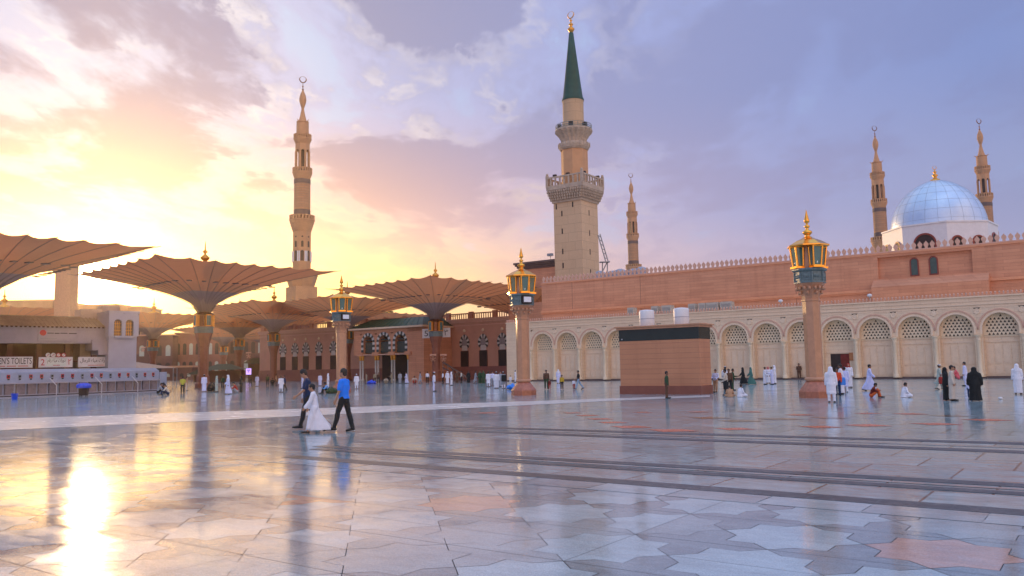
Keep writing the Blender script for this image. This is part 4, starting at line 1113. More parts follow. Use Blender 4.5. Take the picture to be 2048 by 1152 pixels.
# ------------------------------------------------------------------ toilets building and washing wall on the left
def toilets():
    a = at0(-60, 700, 84.0); b = at0(216, 700, 92.5); d = b-a; ang = math.atan2(d.y, d.x); Wd = d.length; dd = d.normalized()
    t = thing('toilet_block', 'white toilets building with dark open front and tan roof at the left edge', 'building', a, ang)
    zt = 7.05; zb = 5.35
    f = MB(); f.bb(0, Wd+.2, -.5, 0, zb, zt); f.bb(0, Wd+.2, -.55, 0, zt-.08, zt+.1); f.build('fascia', M_whited, t)
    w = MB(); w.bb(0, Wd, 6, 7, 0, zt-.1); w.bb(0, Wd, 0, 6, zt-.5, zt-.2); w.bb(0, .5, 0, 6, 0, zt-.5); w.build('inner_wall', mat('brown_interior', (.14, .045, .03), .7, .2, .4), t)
    c = MB()
    for k in range(5): x = 1.0+k*(Wd-2)/4; c.bb(x-.25, x+.25, 1.5, 2.0, 0, zb)
    c.bb(0, Wd, 2.6, 2.8, 3.4, 3.55); c.build('pillar', mat('brown_pillar', (.20, .07, .045), .6, .2, .6), t)
    r = MB(); vs = [(-.3, -.75, zt+.1), (Wd-.2, -.75, zt+.1), (Wd-.6, 3.2, zt+1.35), (-.3, 3.2, zt+1.35), (Wd-.2, 7.2, zt+.1), (-.3, 7.2, zt+.1)]
    r.add(vs, [(0, 1, 2, 3), (3, 2, 4, 5), (1, 4, 2)]); r.bb(-.3, Wd-.8, 3.1, 3.4, zt+1.3, zt+1.48)
    x = 0
    while x < Wd-.4: r.tube((x, -.75, zt+.14), (min(x+.0, Wd), 3.1, zt+1.40), .05, n=5); x += .42
    r.build('pitched_roof', mat('roof_tan', (.42, .33, .22), .7, .15, 1.), t)
    sf = MB(); x = 0
    while x < Wd-.3: sf.bb(x, x+.2, -.82, -.7, zt-.02, zt+.12); x += .42
    sf.build('tile_ends', mat('tile_end_dark', (.10, .05, .03), .7, .2), t)
    # pier with twin arched openings
    px0 = wall_t(216, -1.6, a, dd); px1 = wall_t(272, -1.6, a, dd)
    p = MB(); cx = (px0+px1)/2; hw = .42; y0 = -1.6
    p.bb(px0, px1, y0, 3.0, 0, 6.15)
    for s in (-1, 1):
        xa, xb = (px0-.12, cx) if s < 0 else (cx, px1+.12)
        arch_wall(p, xa, xb, 6.15, 8.7, (xa+xb)/2+(-s)*.18, hw, 7.6, y0-.25, y0+.2)
    p.bb(px0-.12, px1+.12, y0+.2, 3.0, 6.15, 8.7); p.bb(px0-.18, px1+.18, y0-.31, 3.05, 8.7, 8.95); p.bb(px0-.12, px0-.10, y0-.25, y0+.2, 6.15, 8.7); p.bb(px1+.10, px1+.12, y0-.25, y0+.2, 6.15, 8.7)
    p.bb(px0+.5, px1-.5, y0-.45, y0-.25, 5.95, 6.18)
    pr = p.build('pier', mat('pier_white', (.46, .47, .53), .6, .06, 1.), t)
    for s in (-1, 1):
        xa, xb = (px0-.12, cx) if s < 0 else (cx, px1+.12); c_ = (xa+xb)/2+(-s)*.18
        q = MB(); n = 12; pts = [(c_-hw, 6.2)]+[(c_-hw*math.cos(PI*i/n), 7.6+hw*math.sin(PI*i/n)) for i in range(n+1)]+[(c_+hw, 6.2)]
        q.add([(x, y0+.16, z) for x, z in pts], [tuple(range(len(pts)))], 0)
        for i in range(4): q.bb(c_-hw+.04, c_+hw-.04, y0+.10, y0+.14, 6.4+i*.38, 6.44+i*.38, 1)
        for i in range(3): q.bb(c_-.22+i*.2, c_-.18+i*.2, y0+.09, y0+.13, 6.2, 7.8, 1)
        q.build('window', [mat('window_brown', (.13, .08, .045), .3, .3, 2.), M_golda], pr)
    br = MB(); br.bb(px0-1.5, px0, -1.0, 2, 4.6, zb+.4); br.bb(px0-.9, px0, -1.1, 2, 4.1, 4.7); br.build('stepped_bracket', M_whited, t)
    # upper block left of the pier
    ub = MB(); ub.bb(px0-1.8, px0+.4, 3.0, 6.0, 0, 9.4); ub.bb(px0+.6, px0+2.4, 3.5, 6, 0, 9.9); ub.build('stair_head', mat('stair_head_beige', (.55, .45, .38), .7, .1), t)
    # signs
    def sign(px0_, px1_, z0, z1, y, lab, parts, border=M_white, name='sign'):
        x0, x1 = wall_t(px0_, y, a, dd), wall_t(px1_, y, a, dd)
        o = a+dd*x0+Vector((-dd.y, dd.x, 0))*y; o.z = z0
        sg = thing(name, lab, 'sign', o, ang); W_ = x1-x0; H_ = z1-z0
        m = MB(); m.bb(0, W_, 0, .12, 0, H_); m.build('board', border, sg)
        for kind, u0_, u1_, v0, v1, val, mt in parts:
            if kind == 'text': put_text(val, u0_*W_, u1_*W_, v0*H_, v1*H_, -.02, mt, sg)
            elif kind == 'box': q = MB(); q.bb(u0_*W_, u1_*W_, -.008, 0, v0*H_, v1*H_); q.build('stripe', mt, sg)
            elif kind == 'disc':
                q = MB(); n = 20; cx_, cz_, r_ = (u0_+u1_)/2*W_, (v0+v1)/2*H_, (v1-v0)/2*H_
                q.add([(cx_+r_*math.cos(2*PI*i/n), -.010, cz_+r_*math.sin(2*PI*i/n)) for i in range(n)], [tuple(range(n))]); q.build('emblem', mt, sg)
        return sg
    z = lambda px, y: at(px, y, 88).z
    D_ = 'دورات مياه'; AR = '\uFEDD\uFE8E\uFE9F\uFEAE\uFEDF\uFEDF \uFEE9\uFE8E\uFEF4\uFEE3 \uFE95\uFE8D\uFEAD\uFEED\uFEA9'
    AR2 = '\uFEE2\uFED7\uFEAD \uFEE9\uFE8E\uFEF4\uFEE3 \uFE95\uFE8D\uFEAD\uFEED\uFEA9'
    gy = M_creamp
    sign(-14, 65, 2.8, 3.95, -.35, 'long white sign reading MEN\'S TOILETS at the left edge', [('text', .03, .97, .34, .92, "MEN'S TOILETS", M_signblk), ('box', .12, .30, .12, .18, '', M_signred), ('box', .34, .58, .12, .18, '', M_signred), ('box', .62, .88, .12, .18, '', M_signred)])
    sign(77, 145, 2.8, 3.9, -.35, 'white sign with a red number two beside Arabic lettering', [('text', .06, .17, .2, .8, '2', M_signred), ('box', .22, .80, .1, .9, '', MATS['pale_glass']), ('text', .25, .78, .35, .85, AR2, M_signblk), ('box', .42, .62, .17, .23, '', M_signred), ('text', .86, .95, .25, .8, '٢', M_signred)])
    sign(156, 220, 2.8, 3.9, -.35, 'white sign with black Arabic lettering beside the pier', [('text', .06, .94, .38, .86, AR, M_signblk), ('box', .3, .8, .14, .19, '', M_signred)])
    sign(74, 155, 5.6, 6.85, -.62, 'white fascia banner with a round red emblem and a thin dark line of writing', [('disc', .05, .18, .45, .95, '', M_signred), ('box', .22, .38, .64, .71, '', M_signblk), ('box', .40, .52, .62, .70, '', M_signblk), ('box', .54, .72, .64, .71, '', M_signblk), ('box', .75, .95, .62, .70, '', M_signblk), ('box', .05, .46, .20, .25, '', M_metal)], M_whited, 'banner')
    for i, px in enumerate((96, 106.5, 117, 127.5)):
        p_ = at(px, 710, 88.5); s_ = thing('round_sign', ('leftmost', 'second from left', 'third from left', 'rightmost')[i]+' of four small round signs above the red-numbered sign', 'sign', p_, ang, 'four small round signs')
        q = MB(); n = 18
        for k in range(n): a0, a1 = 2*PI*k/n, 2*PI*(k+1)/n; q.tube((.2*math.cos(a0), 0, .2*math.sin(a0)), (.2*math.cos(a1), 0, .2*math.sin(a1)), .04, n=5)
        q.build('ring', M_signred if i > 1 else M_white, s_)
        q = MB(); q.add([(.18*math.cos(2*PI*k/n), .01, .18*math.sin(2*PI*k/n)) for k in range(n)], [tuple(range(n))]); q.tube((-.12, -.01, -.12), (.12, -.01, .12), .025, n=4, mi=1)
        q.build('disc', [M_white, M_signred], s_)

    # long marble washing wall in front
    g0 = G(-45, 799.0); g1 = G(322, 783.5); d2 = g1-g0; an2 = math.atan2(d2.y, d2.x); L = d2.length
    t = thing('washing_wall', 'long bluish white marble washing wall with red notices above grey panels', 'fountain', g0, an2)
    Hh = at(160, 737, (g0+(g1-g0)*.5).y).z
    w = MB(); w.bb(0, L, .35, 1.6, 0, Hh-.3); w.add([(0, .35, Hh-.3), (L, .35, Hh-.3), (L-.2, .7, Hh), (0, .7, Hh), (L-.2, 1.6, Hh), (0, 1.6, Hh), (L, 1.6, Hh-.3)], [(0, 1, 2, 3), (3, 2, 4, 5), (1, 6, 4, 2)])
    w.bb(L, L+.9, .2, 2.0, 0, Hh-.45); w.build('wall', M_blue, t)
    c = MB(); c.bb(0, L, .0, .36, 1.22, 1.32); c.bb(0, L, .05, .35, .2, .28); c.bb(0, L, -.2, .34, 0, .10); c.build('ledge', M_whited, t)
    k = 0; x = .4; dk = mat('washing_panel', (.24, .19, .19), .3, .2, 3.)
    while x < L-.8:
        q = MB(); q.bb(x, x+.78, .18, .34, .28, 1.22); q.build('panel', dk, t)
        n_ = MB(); n_.bb(x+.2, x+.5, .31, .345, 1.72, 2.05, 0); n_.bb(x+.26, x+.44, .29, .31, 1.58, 1.70, 1); n_.bb(x+.26, x+.44, .30, .312, 1.8, 1.98, 1); n_.build('notice', [M_signred if k % 3 else M_metal, M_signblk], t)
        x += 1.05; k += 1
    ba = MB(); ba.bb(0, L, .22, .35, 0.10, .2); ba.build('drain_gap', M_dark, t)
    for u in (.37, .62, .84):
        q = MB(); q.tube((u*L, -.15, 1.0), (u*L-.5, .2, 1.7), .035, n=6); q.tube((u*L, -.15, .1), (u*L, -.15, 1.0), .03, n=6); q.build('grab_rail', M_white, t)
toilets()

# tan tent roof and shed between the pier and the parasols
def tent():
    p = at0(285, 745, 120); t = thing('tent_roof', 'low tan tented roof right of the white pier', 'tent', p, .3)
    m = MB(); h = at(285, 723, 120).z; e = at(285, 737, 120).z
    m.add([(-4.5, -3, e), (4.5, -3, e), (4.5, 3, e), (-4.5, 3, e), (-1.2, 0, h)], [(0, 1, 4), (1, 2, 4), (2, 3, 4), (3, 0, 4)]); m.build('canvas', mat('tent_canvas', (.5, .34, .24), .8, .1), t)
    m = MB()
    for sx in (-4.4, 4.4):
        for sy in (-2.9, 2.9): m.tube((sx, sy, 0), (sx, sy, e), .06)
    m.build('poles', M_metal, t)
tent()

# ------------------------------------------------------------------ background buildings
def block(label, px0, px1, ytop, Y, depth, m, rows=0, cols=0, wz0=3, cat='building', name='building'):
    a, b = at0(px0, 700, Y), at0(px1, 700, Y); W_ = (b-a).length; H = at((px0+px1)/2, ytop, Y).z
    t = thing(name, label, cat, a, 0)
    w = MB(); w.bb(0, W_, 0, depth, 0, H); w.build('wall', m, t)
    c = MB(); c.bb(-.3, W_+.3, -.3, depth+.3, H, H+.5); c.build('roof_slab', M_lamp, t)
    if rows:
        q = MB()
        for r in range(rows):
            for k in range(cols):
                x = W_*(k+.5)/cols; ww = W_/cols*.28; z0 = wz0+(H-wz0-1)*r/rows; zh = (H-wz0-1)/rows*.62
                w = MB(); n = 6; zs = z0+zh-ww
                pts = [(x-ww, z0)]+[(x-ww*math.cos(PI*i/n), zs+ww*math.sin(PI*i/n)) for i in range(n+1)]+[(x+ww, z0)]
                w.add([(u, -.05, v) for u, v in pts], [tuple(range(len(pts)))]); w.build('window', M_dark if (r+k) % 3 else mat('window_pale', (.42, .45, .36), .3, .2), t)
    return t
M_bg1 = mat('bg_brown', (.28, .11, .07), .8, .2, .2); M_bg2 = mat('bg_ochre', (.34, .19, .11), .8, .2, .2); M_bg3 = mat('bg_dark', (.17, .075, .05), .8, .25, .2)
block('square orange backlit tower rising behind the toilets roof, under the huge canopy', 105, 136, 505, 150, 2.9, mat('tower_orange', (.62, .34, .18), .7, .1), name='tower', cat='tower')
block('flat hazy building on the horizon left of the square tower', -60, 102, 603, 330, 30, M_bg2, 4, 9)
block('flat hazy building in the sun glare right of the square tower', 140, 232, 611, 340, 30, M_bg2, 4, 7)
block('small taller hazy block at the edge of the sun glare', 254, 281, 615, 345, 20, M_bg2, 4, 3)
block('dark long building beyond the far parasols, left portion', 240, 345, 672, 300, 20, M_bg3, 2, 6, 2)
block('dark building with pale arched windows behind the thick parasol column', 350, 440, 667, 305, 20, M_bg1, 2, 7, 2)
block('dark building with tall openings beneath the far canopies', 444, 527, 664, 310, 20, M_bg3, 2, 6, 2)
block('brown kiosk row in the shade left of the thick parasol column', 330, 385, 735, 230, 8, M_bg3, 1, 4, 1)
def dark_tent(px, ytop, Y, w, lab):
    t = thing('awning', lab, 'awning', at0(px, 760, Y)); h = at(px, ytop, Y).z
    m = MB(); m.add([(-w, -2, h-1.2), (w, -2, h-1.2), (w, 2, h-1.2), (-w, 2, h-1.2), (-w*.3, 0, h), (w*.3, 0, h)], [(0, 1, 5, 4), (1, 2, 5), (2, 3, 4, 5), (3, 0, 4)]); m.build('cloth', mat('awning_green', (.07, .10, .07), .7, .2), t)
    m = MB()
    for x in (-w, w): m.tube((x*.95, -1.9, 0), (x*.95, -1.9, h-1.2), .08)
    m.build('poles', M_bg3, t); m = MB(); m.bb(-w*.9, w*.9, 1.5, 1.9, 0, h-1.4); m.build('stall_back', M_bg3, t)
dark_tent(447, 728, 175, 4.5, 'dark green awning stall left of the purple screen'); dark_tent(512, 716, 190, 2.6, 'tall dark green shelter right of the purple screen'); dark_tent(405, 738, 190, 3.0, 'small dark awning just right of the thick parasol column')
s_ = thing('display_screen', 'glowing purple display screen standing under the far canopies', 'screen', at0(497, 760, 168))
zc = at(497, 743, 168).z
m = MB(); m.bb(-.62, .62, 0, .25, zc-.72, zc+.72); m.tube((0, .1, 0), (0, .1, zc-.7), .1); m.build('casing', M_dark, s_)
m = MB(); m.bb(-.54, .54, -.02, -.004, zc-.62, zc+.62, 0); m.bb(-.3, .3, -.035, -.025, zc+.1, zc+.4, 1); m.bb(-.12, .12, -.035, -.025, zc-.2, zc+.1, 1)
m.build('screen_face', [mat('screen_purple', (.2, .1, .3), .3, .05, emit=(.66, .42, 1., 1.3)), mat('screen_mark', (.2, .1, .3), .3, .05, emit=(.30, .15, .6, .9))], s_)

# ------------------------------------------------------------------ people
SKIN = [mat('skin_tan', (.42, .22, .13), .55, .08, 6.), mat('skin_brown', (.22, .11, .065), .55, .08, 6.)]
M_hair = mat('hair_black', (.012, .010, .009), .55, .2, 20.)
M_eye = mat('eye_dark', (.02, .012, .01), .3, .1)
M_lip = mat('lip', (.36, .13, .09), .5, .1)
CL = {}
def cloth(name, c, rough=.85):
    if name not in CL: CL[name] = mat('cloth_'+name, c, rough, .07, 5., bump=.25, bscale=14.)
    return CL[name]
for n_, c_ in dict(white=(.80, .80, .86), lilac=(.66, .68, .90), bluewhite=(.58, .62, .92), cream=(.70, .66, .55), black=(.012, .014, .014), navy=(.012, .03, .09), blue=(.02, .22, .92),
                   trousers=(.014, .016, .018), yellow=(.50, .48, .06), red=(.40, .03, .02), orange=(.62, .12, .03), tan=(.52, .30, .17), greygreen=(.42, .50, .44), teal=(.07, .20, .17), brown=(.12, .06, .035),
                   green=(.03, .07, .03), skyblue=(.15, .40, .80), grey=(.34, .36, .40), pink=(.72, .14, .16), khaki=(.36, .30, .20), beige=(.62, .54, .44), mustard=(.55, .36, .03), darkred=(.16, .02, .015), jeans=(.30, .42, .55), orangered=(.70, .09, .03)).items(): cloth(n_, c_)

def push(me, f):
    n = len(me.vertices); no = [0.]*(3*n); co = [0.]*(3*n); me.vertex_normals.foreach_get('vector', no); me.vertices.foreach_get('co', co)
    for i in range(n):
        j = 3*i; d = f(Vector(co[j:j+3]))
        co[j] += no[j]*d; co[j+1] += no[j+1]*d; co[j+2] += no[j+2]*d
    me.vertices.foreach_set('co', co); me.update(); return me
def crease(me, amp, kz=1., kx=1., seed=0.):
    """cloth folds: push the surface along its normals by stretched noise"""
    def f(c):
        p = V3((c.x*9*kx+seed, c.y*9*kx, c.z*7*kz)); return amp*((1-abs(noise.noise(p))*3.0)*.8+noise.noise(p*2.3)*.5)
    return push(me, f)
def remesh(mb, voxel, name, mats, smooth=2):
    me = mb.mesh('tmp', mats); o = bpy.data.objects.new('tmp', me); COL.objects.link(o)
    r = o.modifiers.new('r', 'REMESH'); r.mode = 'VOXEL'; r.voxel_size = voxel; r.use_smooth_shade = True
    if smooth: q = o.modifiers.new('s', 'SMOOTH'); q.factor = .5; q.iterations = smooth
    bpy.context.view_layer.update()
    out = bpy.data.meshes.new_from_object(o.evaluated_get(bpy.context.evaluated_depsgraph_get())); out.name = name
    bpy.data.objects.remove(o); bpy.data.meshes.remove(me)
    out.materials.clear()
    for m in (mats if isinstance(mats, (list, tuple)) else [mats]): out.materials.append(m)
    for p in out.polygons: p.material_index = 0; p.use_smooth = True
    return out
V3 = Vector
def joints(P):
    """P: pose dictionary -> joint positions; the figure faces +Y, its left is -X"""
    J = {}; L = P.get('lean', .03)
    t = V3((0, math.sin(L), math.cos(L)))
    pel = V3((0, 0, P.get('pz', .95))); J['pel'] = pel; J['t'] = t
    J['chest'] = pel+t*.34; J['neck'] = pel+t*.53
    hp = P.get('head', 0.); hy = P.get('yaw', 0.)
    ht = V3((0, math.sin(L+hp), math.cos(L+hp))); J['head'] = J['neck']+ht*.165+V3((0, .015, 0)); J['hrot'] = Matrix.Rotation(hy, 3, 'Z') @ Matrix.Rotation(-(L+hp), 3, 'X')
    for i, s in ((0, -1), (1, 1)):
        hip = pel+V3((.095*s, 0, -.03)); J['hip', i] = hip
        if 'legs' in P:
            k, a, f = P['legs'][i]; J['kn', i] = V3(k); J['an', i] = V3(a); J['toe', i] = V3(f)
        else:
            a, kf = P.get('leg', ((0, 0), (0, 0)))[i]; sp = P.get('splay', .03)*s
            kn = hip+V3((sp, math.sin(a), -math.cos(a)))*.43; an = kn+V3((sp*.3, math.sin(a-kf), -math.cos(a-kf)))*.42
            fa = min(0, (a-kf))*.9; J['kn', i] = kn; J['an', i] = an; J['toe', i] = an+V3((.02*s, math.cos(fa)*.18, math.sin(fa)*.18-.035))
        sh = J['neck']-t*.07+V3((.175*s, 0, 0)); J['sh', i] = sh
        if 'arms' in P and P['arms'][i] is not None and len(P['arms'][i]) == 2 and hasattr(P['arms'][i][0], '__len__'):
            e, w = P['arms'][i]; J['el', i] = V3(e); J['wr', i] = V3(w)
        else:
            sw, spl, eb = (P.get('arms') or ((0, .12, .2), (0, .12, .2)))[i]
            el = sh+V3((spl*s, math.sin(sw), -math.cos(sw))).normalized()*.29; wr = el+V3((spl*s*P.get('inw', .3), math.sin(sw+eb), -math.cos(sw+eb))).normalized()*.25
            J['el', i] = el; J['wr', i] = wr
    lo = min(min(J['an', i].z-.075, J['toe', i].z-.028) for i in (0, 1)) if 'legs' not in P else 0
    if lo:
        for k in list(J):
            if k not in ('t', 'hrot'): J[k] = J[k]-V3((0, 0, lo))
    return J
def body_mesh(J, P, voxel, skin):
    m = MB(); c = m.cap; t = J['t']
    c(J['pel']+V3((-.06, 0, 0)), J['pel']+V3((.06, 0, 0)), .105, .105); c(J['pel']+t*.04, J['chest']-t*.08, .105, .105)
    c(J['chest']+V3((-.05, 0, 0)), J['chest']+V3((.05, 0, 0)), .10, .10); c(J['chest']+t*.02, J['neck']-t*.05, .11, .07)
    c(J['sh', 0]+V3((.03, 0, 0)), J['sh', 1]-V3((.03, 0, 0)), .062, .062)
    R = J['hrot']; h = J['head']; ks = P.get('hs', 1.)
    c(J['neck']-t*.03, h-(R @ V3((0, 0, .05))), .056, .054)
    H = lambda x, y, z: h+R @ (V3((x, y, z))*ks)
    m.ell(h+R @ V3((0, -.01, .03))*ks, (.076*ks, .094*ks, .090*ks), M=R.to_4x4()); m.ell(H(0, .022, -.035), (.058*ks, .068*ks, .070*ks), M=R.to_4x4())
    c(H(0, .075, .005), H(0, .100, -.025), .010*ks, .015*ks); c(H(-.02, .082, -.062), H(.02, .082, -.062), .011*ks, .011*ks); m.ell(H(0, .07, -.092), (.022, .018, .018))
    for s in (-1, 1): m.ell(H(.078*s, -.005, -.005), (.012, .020, .032), M=R.to_4x4(), n=8, m=6); m.ell(H(.032*s, .078, .022), (.018, .012, .008), n=8, m=6)
    for i, s in ((0, -1), (1, 1)):
        c(J['hip', i], J['kn', i], .085, .056); c(J['kn', i], J['an', i], .056, .038); c(J['kn', i]*.65+J['an', i]*.35-V3((0, .012, 0)), J['kn', i]*.4+J['an', i]*.6, .054, .043)
        c(J['an', i]+V3((0, -.03, -.035)), J['toe', i], .036, .026)
        c(J['sh', i], J['el', i], .050, .038); c(J['el', i], J['wr', i], .039, .026)
        d = (J['wr', i]-J['el', i]).normalized(); fw = V3((0, 1, 0)); n = d.cross(fw)
        if n.length < .2: n = d.cross(V3((0, 0, 1)))
        n.normalize(); w = n.cross(d).normalized()          # w: thumb side
        inn = V3((-s, 0, 0)); cu = (inn-d*inn.dot(d)); cu = cu.normalized() if cu.length > .1 else n
        wr = J['wr', i]
        for q in range(4): c(wr+d*.01+w*(.011*(1.5-q)), wr+d*.085+w*(.0195*(1.5-q)), .017, .0125, n=8)
        for q, ln in enumerate((.068, .078, .072, .056)):
            b0 = wr+d*.088+w*(.0205*(1.5-q)); b1 = b0+(d*.93+cu*.30).normalized()*ln*.5; b2 = b1+(d*.62+cu*.75).normalized()*ln*.5
            c(b0, b1, .0092, .0086, n=7); c(b1, b2, .0086, .0072, n=7)
        b0 = wr+d*.032+w*.024; b1 = b0+(d*.62+w*.62+cu*.2).normalized()*.040; c(b0, b1, .0125, .0105, n=7); c(b1, b1+(d*.88+w*.15+cu*.4).normalized()*.032, .0100, .0080, n=7)
    me = remesh(m, voxel, 'body', [skin, M_eye, M_lip], 1)
    eyes = [H(.030, .088, .010), H(-.030, .088, .010)]; brow = [H(.032, .09, .034), H(-.032, .09, .034)]; lips = H(0, .094, -.06)
    for p in me.polygons:
        ct = p.center
        if any((ct-e).length < .0125*ks for e in eyes): p.material_index = 1
        elif (ct-lips).length < .020*ks and abs((R.inverted() @ (ct-lips)).z) < .008: p.material_index = 2
    return me
def hair_mesh(J, P, long=False):
    m = MB(); R = J['hrot']; h = J['head']; ks = P.get('hs', 1.); M = R.to_4x4()
    m.ell(h+R @ V3((0, -.022, .042))*ks, (.086*ks, .100*ks, .092*ks), M=M, n=18, m=14); m.ell(h+R @ V3((0, -.055, -.015))*ks, (.072*ks, .058*ks, .07*ks), M=M)
    rnd = random.Random(5)
    for k in range(26):
        a = rnd.uniform(0, 2*PI); e = rnd.uniform(.25, 1.45); v = V3((math.cos(a)*math.cos(e)*.078, math.sin(a)*math.cos(e)*.086-.02, math.sin(e)*.085+.045))
        if v.y > .05 and v.z < .08: continue
        m.ell(h+R @ v*ks, (.022, .022, .018), n=8, m=6)
    return remesh(m, .011, 'hair', [M_hair], 1)
def scarf_mesh(J, P, mt):
    m = MB(); h = J['head']; n = J['neck']
    ctr = V3((h.x, h.y-.028, 0)); z = h.z
    m.loft([(z+.132, .02, .02, h.x, h.y-.02, 0), (z+.120, .062, .072, h.x, h.y-.022, 0), (z+.085, .092, .105, h.x, h.y-.022, 0), (z+.02, .102, .105, h.x, h.y-.036, 0), (z-.06, .108, .098, h.x, h.y-.048, .6), (z-.14, .135, .10, h.x, h.y-.055, 1), (z-.22, .19, .115, n.x, n.y-.03, 1), (z-.30, .20, .12, n.x, n.y-.03, 1.2), (z-.36, .185, .11, n.x, n.y-.03, 1.3)], 32, .05, 6)
    q = MB(); q.v, q.f, q.m, q.sm = m.v, m.f, m.m, m.sm
    return remesh(m, .016, 'headscarf', [mt], 1)
def cap_mesh(J, P, mt):
    m = MB(); R = J['hrot']; h = J['head']; m.ell(h+R @ V3((0, -.014, .075)), (.086, .098, .062), M=R.to_4x4(), n=18, m=12); return remesh(m, .012, 'cap', [mt], 1)
def sleeves(m, J, r0, r1, r2, full=True, frac=1.):
    for i in (0, 1):
        m.cap(J['sh', i], J['el', i] if full else J['sh', i].lerp(J['el', i], frac), r0, r1)
        if full: m.cap(J['el', i], J['el', i].lerp(J['wr', i], .93), r1, r2)
def robe_mesh(J, P, mt, width=1., hem=.10, hood=False, tight=1.):
    m = MB(); L = P.get('lean', .03); pel, ch, nk = J['pel'], J['chest'], J['neck']
    an = [J['an', 0], J['an', 1]]; kn = [J['kn', 0], J['kn', 1]]
    cy = (an[0].y+an[1].y)/2; ry = abs(an[0].y-an[1].y)/2; cky = (kn[0].y+kn[1].y)/2; rky = abs(kn[0].y-kn[1].y)/2
    secs = [(nk.z+.03, .055, .055, nk.x, nk.y, 0), (nk.z-.01, .12, .075, nk.x, nk.y, 0), (nk.z-.06, .185, .095, nk.x, nk.y, 0), (ch.z+.02, .19*width, .128, ch.x, ch.y, .2), (ch.z-.12, .178*width, .125, (ch.x+pel.x)/2, (ch.y*.6+pel.y*.4), .4),
            (pel.z+.06, .178*width, .135, pel.x, pel.y, .5), (pel.z-.06, .188*width, .145, pel.x, pel.y, .6), (kn[0].z*.5+kn[1].z*.5+.12, .178*width, .12+rky*.8, 0, cky*.8, .8),
            (kn[0].z*.5+kn[1].z*.5-.08, .182*width, .11+rky*.5+ry*.45, 0, (cky+cy)/2, 1), (hem+.12, .195*width, .115+ry*.86, 0, cy, 1.3), (hem, .205*width, .12+ry*.92, 0, cy, 1.5)]
    m.loft(secs, 40, .030, 6, 1.); sleeves(m, J, .078, .064*tight, .064*tight)
    for i in (0, 1): m.cap(J['hip', i], J['kn', i], .12, .10); a = J['kn', i]; b = J['an', i]; q = max(0, min(1, (a.z-hem-.09)/max(.01, a.z-b.z))); m.cap(a, a.lerp(b, q), .10, .085)
    if hood:
        h = J['head']; R = J['hrot']; M = R.to_4x4()
        m.ell(h+R @ V3((0, -.030, .025)), (.105, .105, .120), M=M); m.cap(h+R @ V3((0, -.045, -.04)), nk-V3((0, .02, .0)), .10, .12); m.loft([(nk.z-.12, .21, .13, nk.x, nk.y-.01, 1), (nk.z+.0, .17, .12, nk.x, nk.y-.01, .5), (nk.z+.08, .10, .10, nk.x, nk.y-.02, 0)], 30, .03, 5)
    return crease(remesh(m, .018, 'robe', [mt], 1), .009, .28, 1.1)
def shirt_mesh(J, P, mt, full=False, long_=False):
    m = MB(); pel, ch, nk = J['pel'], J['chest'], J['neck']; b = P.get('bulk', 1.)
    zb = pel.z-.02 if not long_ else pel.z-.16
    m.loft([(nk.z+.015, .058, .058, nk.x, nk.y, 0), (nk.z-.02, .12, .075, nk.x, nk.y, 0), (nk.z-.07, .178, .095, nk.x, nk.y, 0), (ch.z+.02, .182*b, .122*b, ch.x, ch.y, .3), (ch.z-.12, .165*b, .118*b, ch.x, ch.y*.6+pel.y*.4, .6), (pel.z+.07, .158*b, .122*b, pel.x, pel.y+.01, .9), (zb, .168*b, .13*b, pel.x, pel.y, 1.3)], 36, .028, 5, .6)
    sleeves(m, J, .076, .058 if full else .066, .045, full, .72); m.cap(J['sh', 0], J['sh', 1], .075, .075)
    return crease(remesh(m, .013, 'shirt', [mt], 1), .0075, .9, .8, 3.)
def trousers_mesh(J, P, mt):
    m = MB(); pel = J['pel']
    m.cap(pel+V3((-.055, 0, .02)), pel+V3((.055, 0, .02)), .115, .115); m.cap(pel+V3((-.05, 0, -.04)), pel+V3((.05, 0, -.04)), .115, .115)
    for i in (0, 1):
        m.cap(J['hip', i], J['kn', i], .098, .070); a = J['kn', i].lerp(J['an', i], .55); m.cap(J['kn', i]-V3((0, .006, 0)), a-V3((0, .012, 0)), .074, .068); m.cap(a, J['kn', i].lerp(J['an', i], .98), .060, .058)
        for q in (.72, .84, .96): p = J['kn', i].lerp(J['an', i], q); m.ell(p, (.064, .066, .02), n=10, m=6)
    return crease(remesh(m, .013, 'trousers', [mt], 1), .0065, 1.6, .7, 7.)
def shoe_mesh(J, i, mt):
    m = MB(); a = J['an', i]; t = J['toe', i]; m.cap(a+V3((0, -.035, -.035)), a.lerp(t, .5)+V3((0, 0, -.012)), .043, .042); m.cap(a.lerp(t, .5)+V3((0, 0, -.012)), t+V3((0, .03, -.0)), .042, .032)
    return remesh(m, .011, 'shoe', [mt], 1)
def sole_mesh(J, i):
    m = MB(); a = J['an', i]; t = J['toe', i]; z = min(a.z-.075, t.z-.028)
    d = (t-a).normalized(); m.cap(a+V3((0, -.05, -.070)), t+V3((0, .035, -.022)), .018, .014, n=8); return m.mesh('sole', M_white)

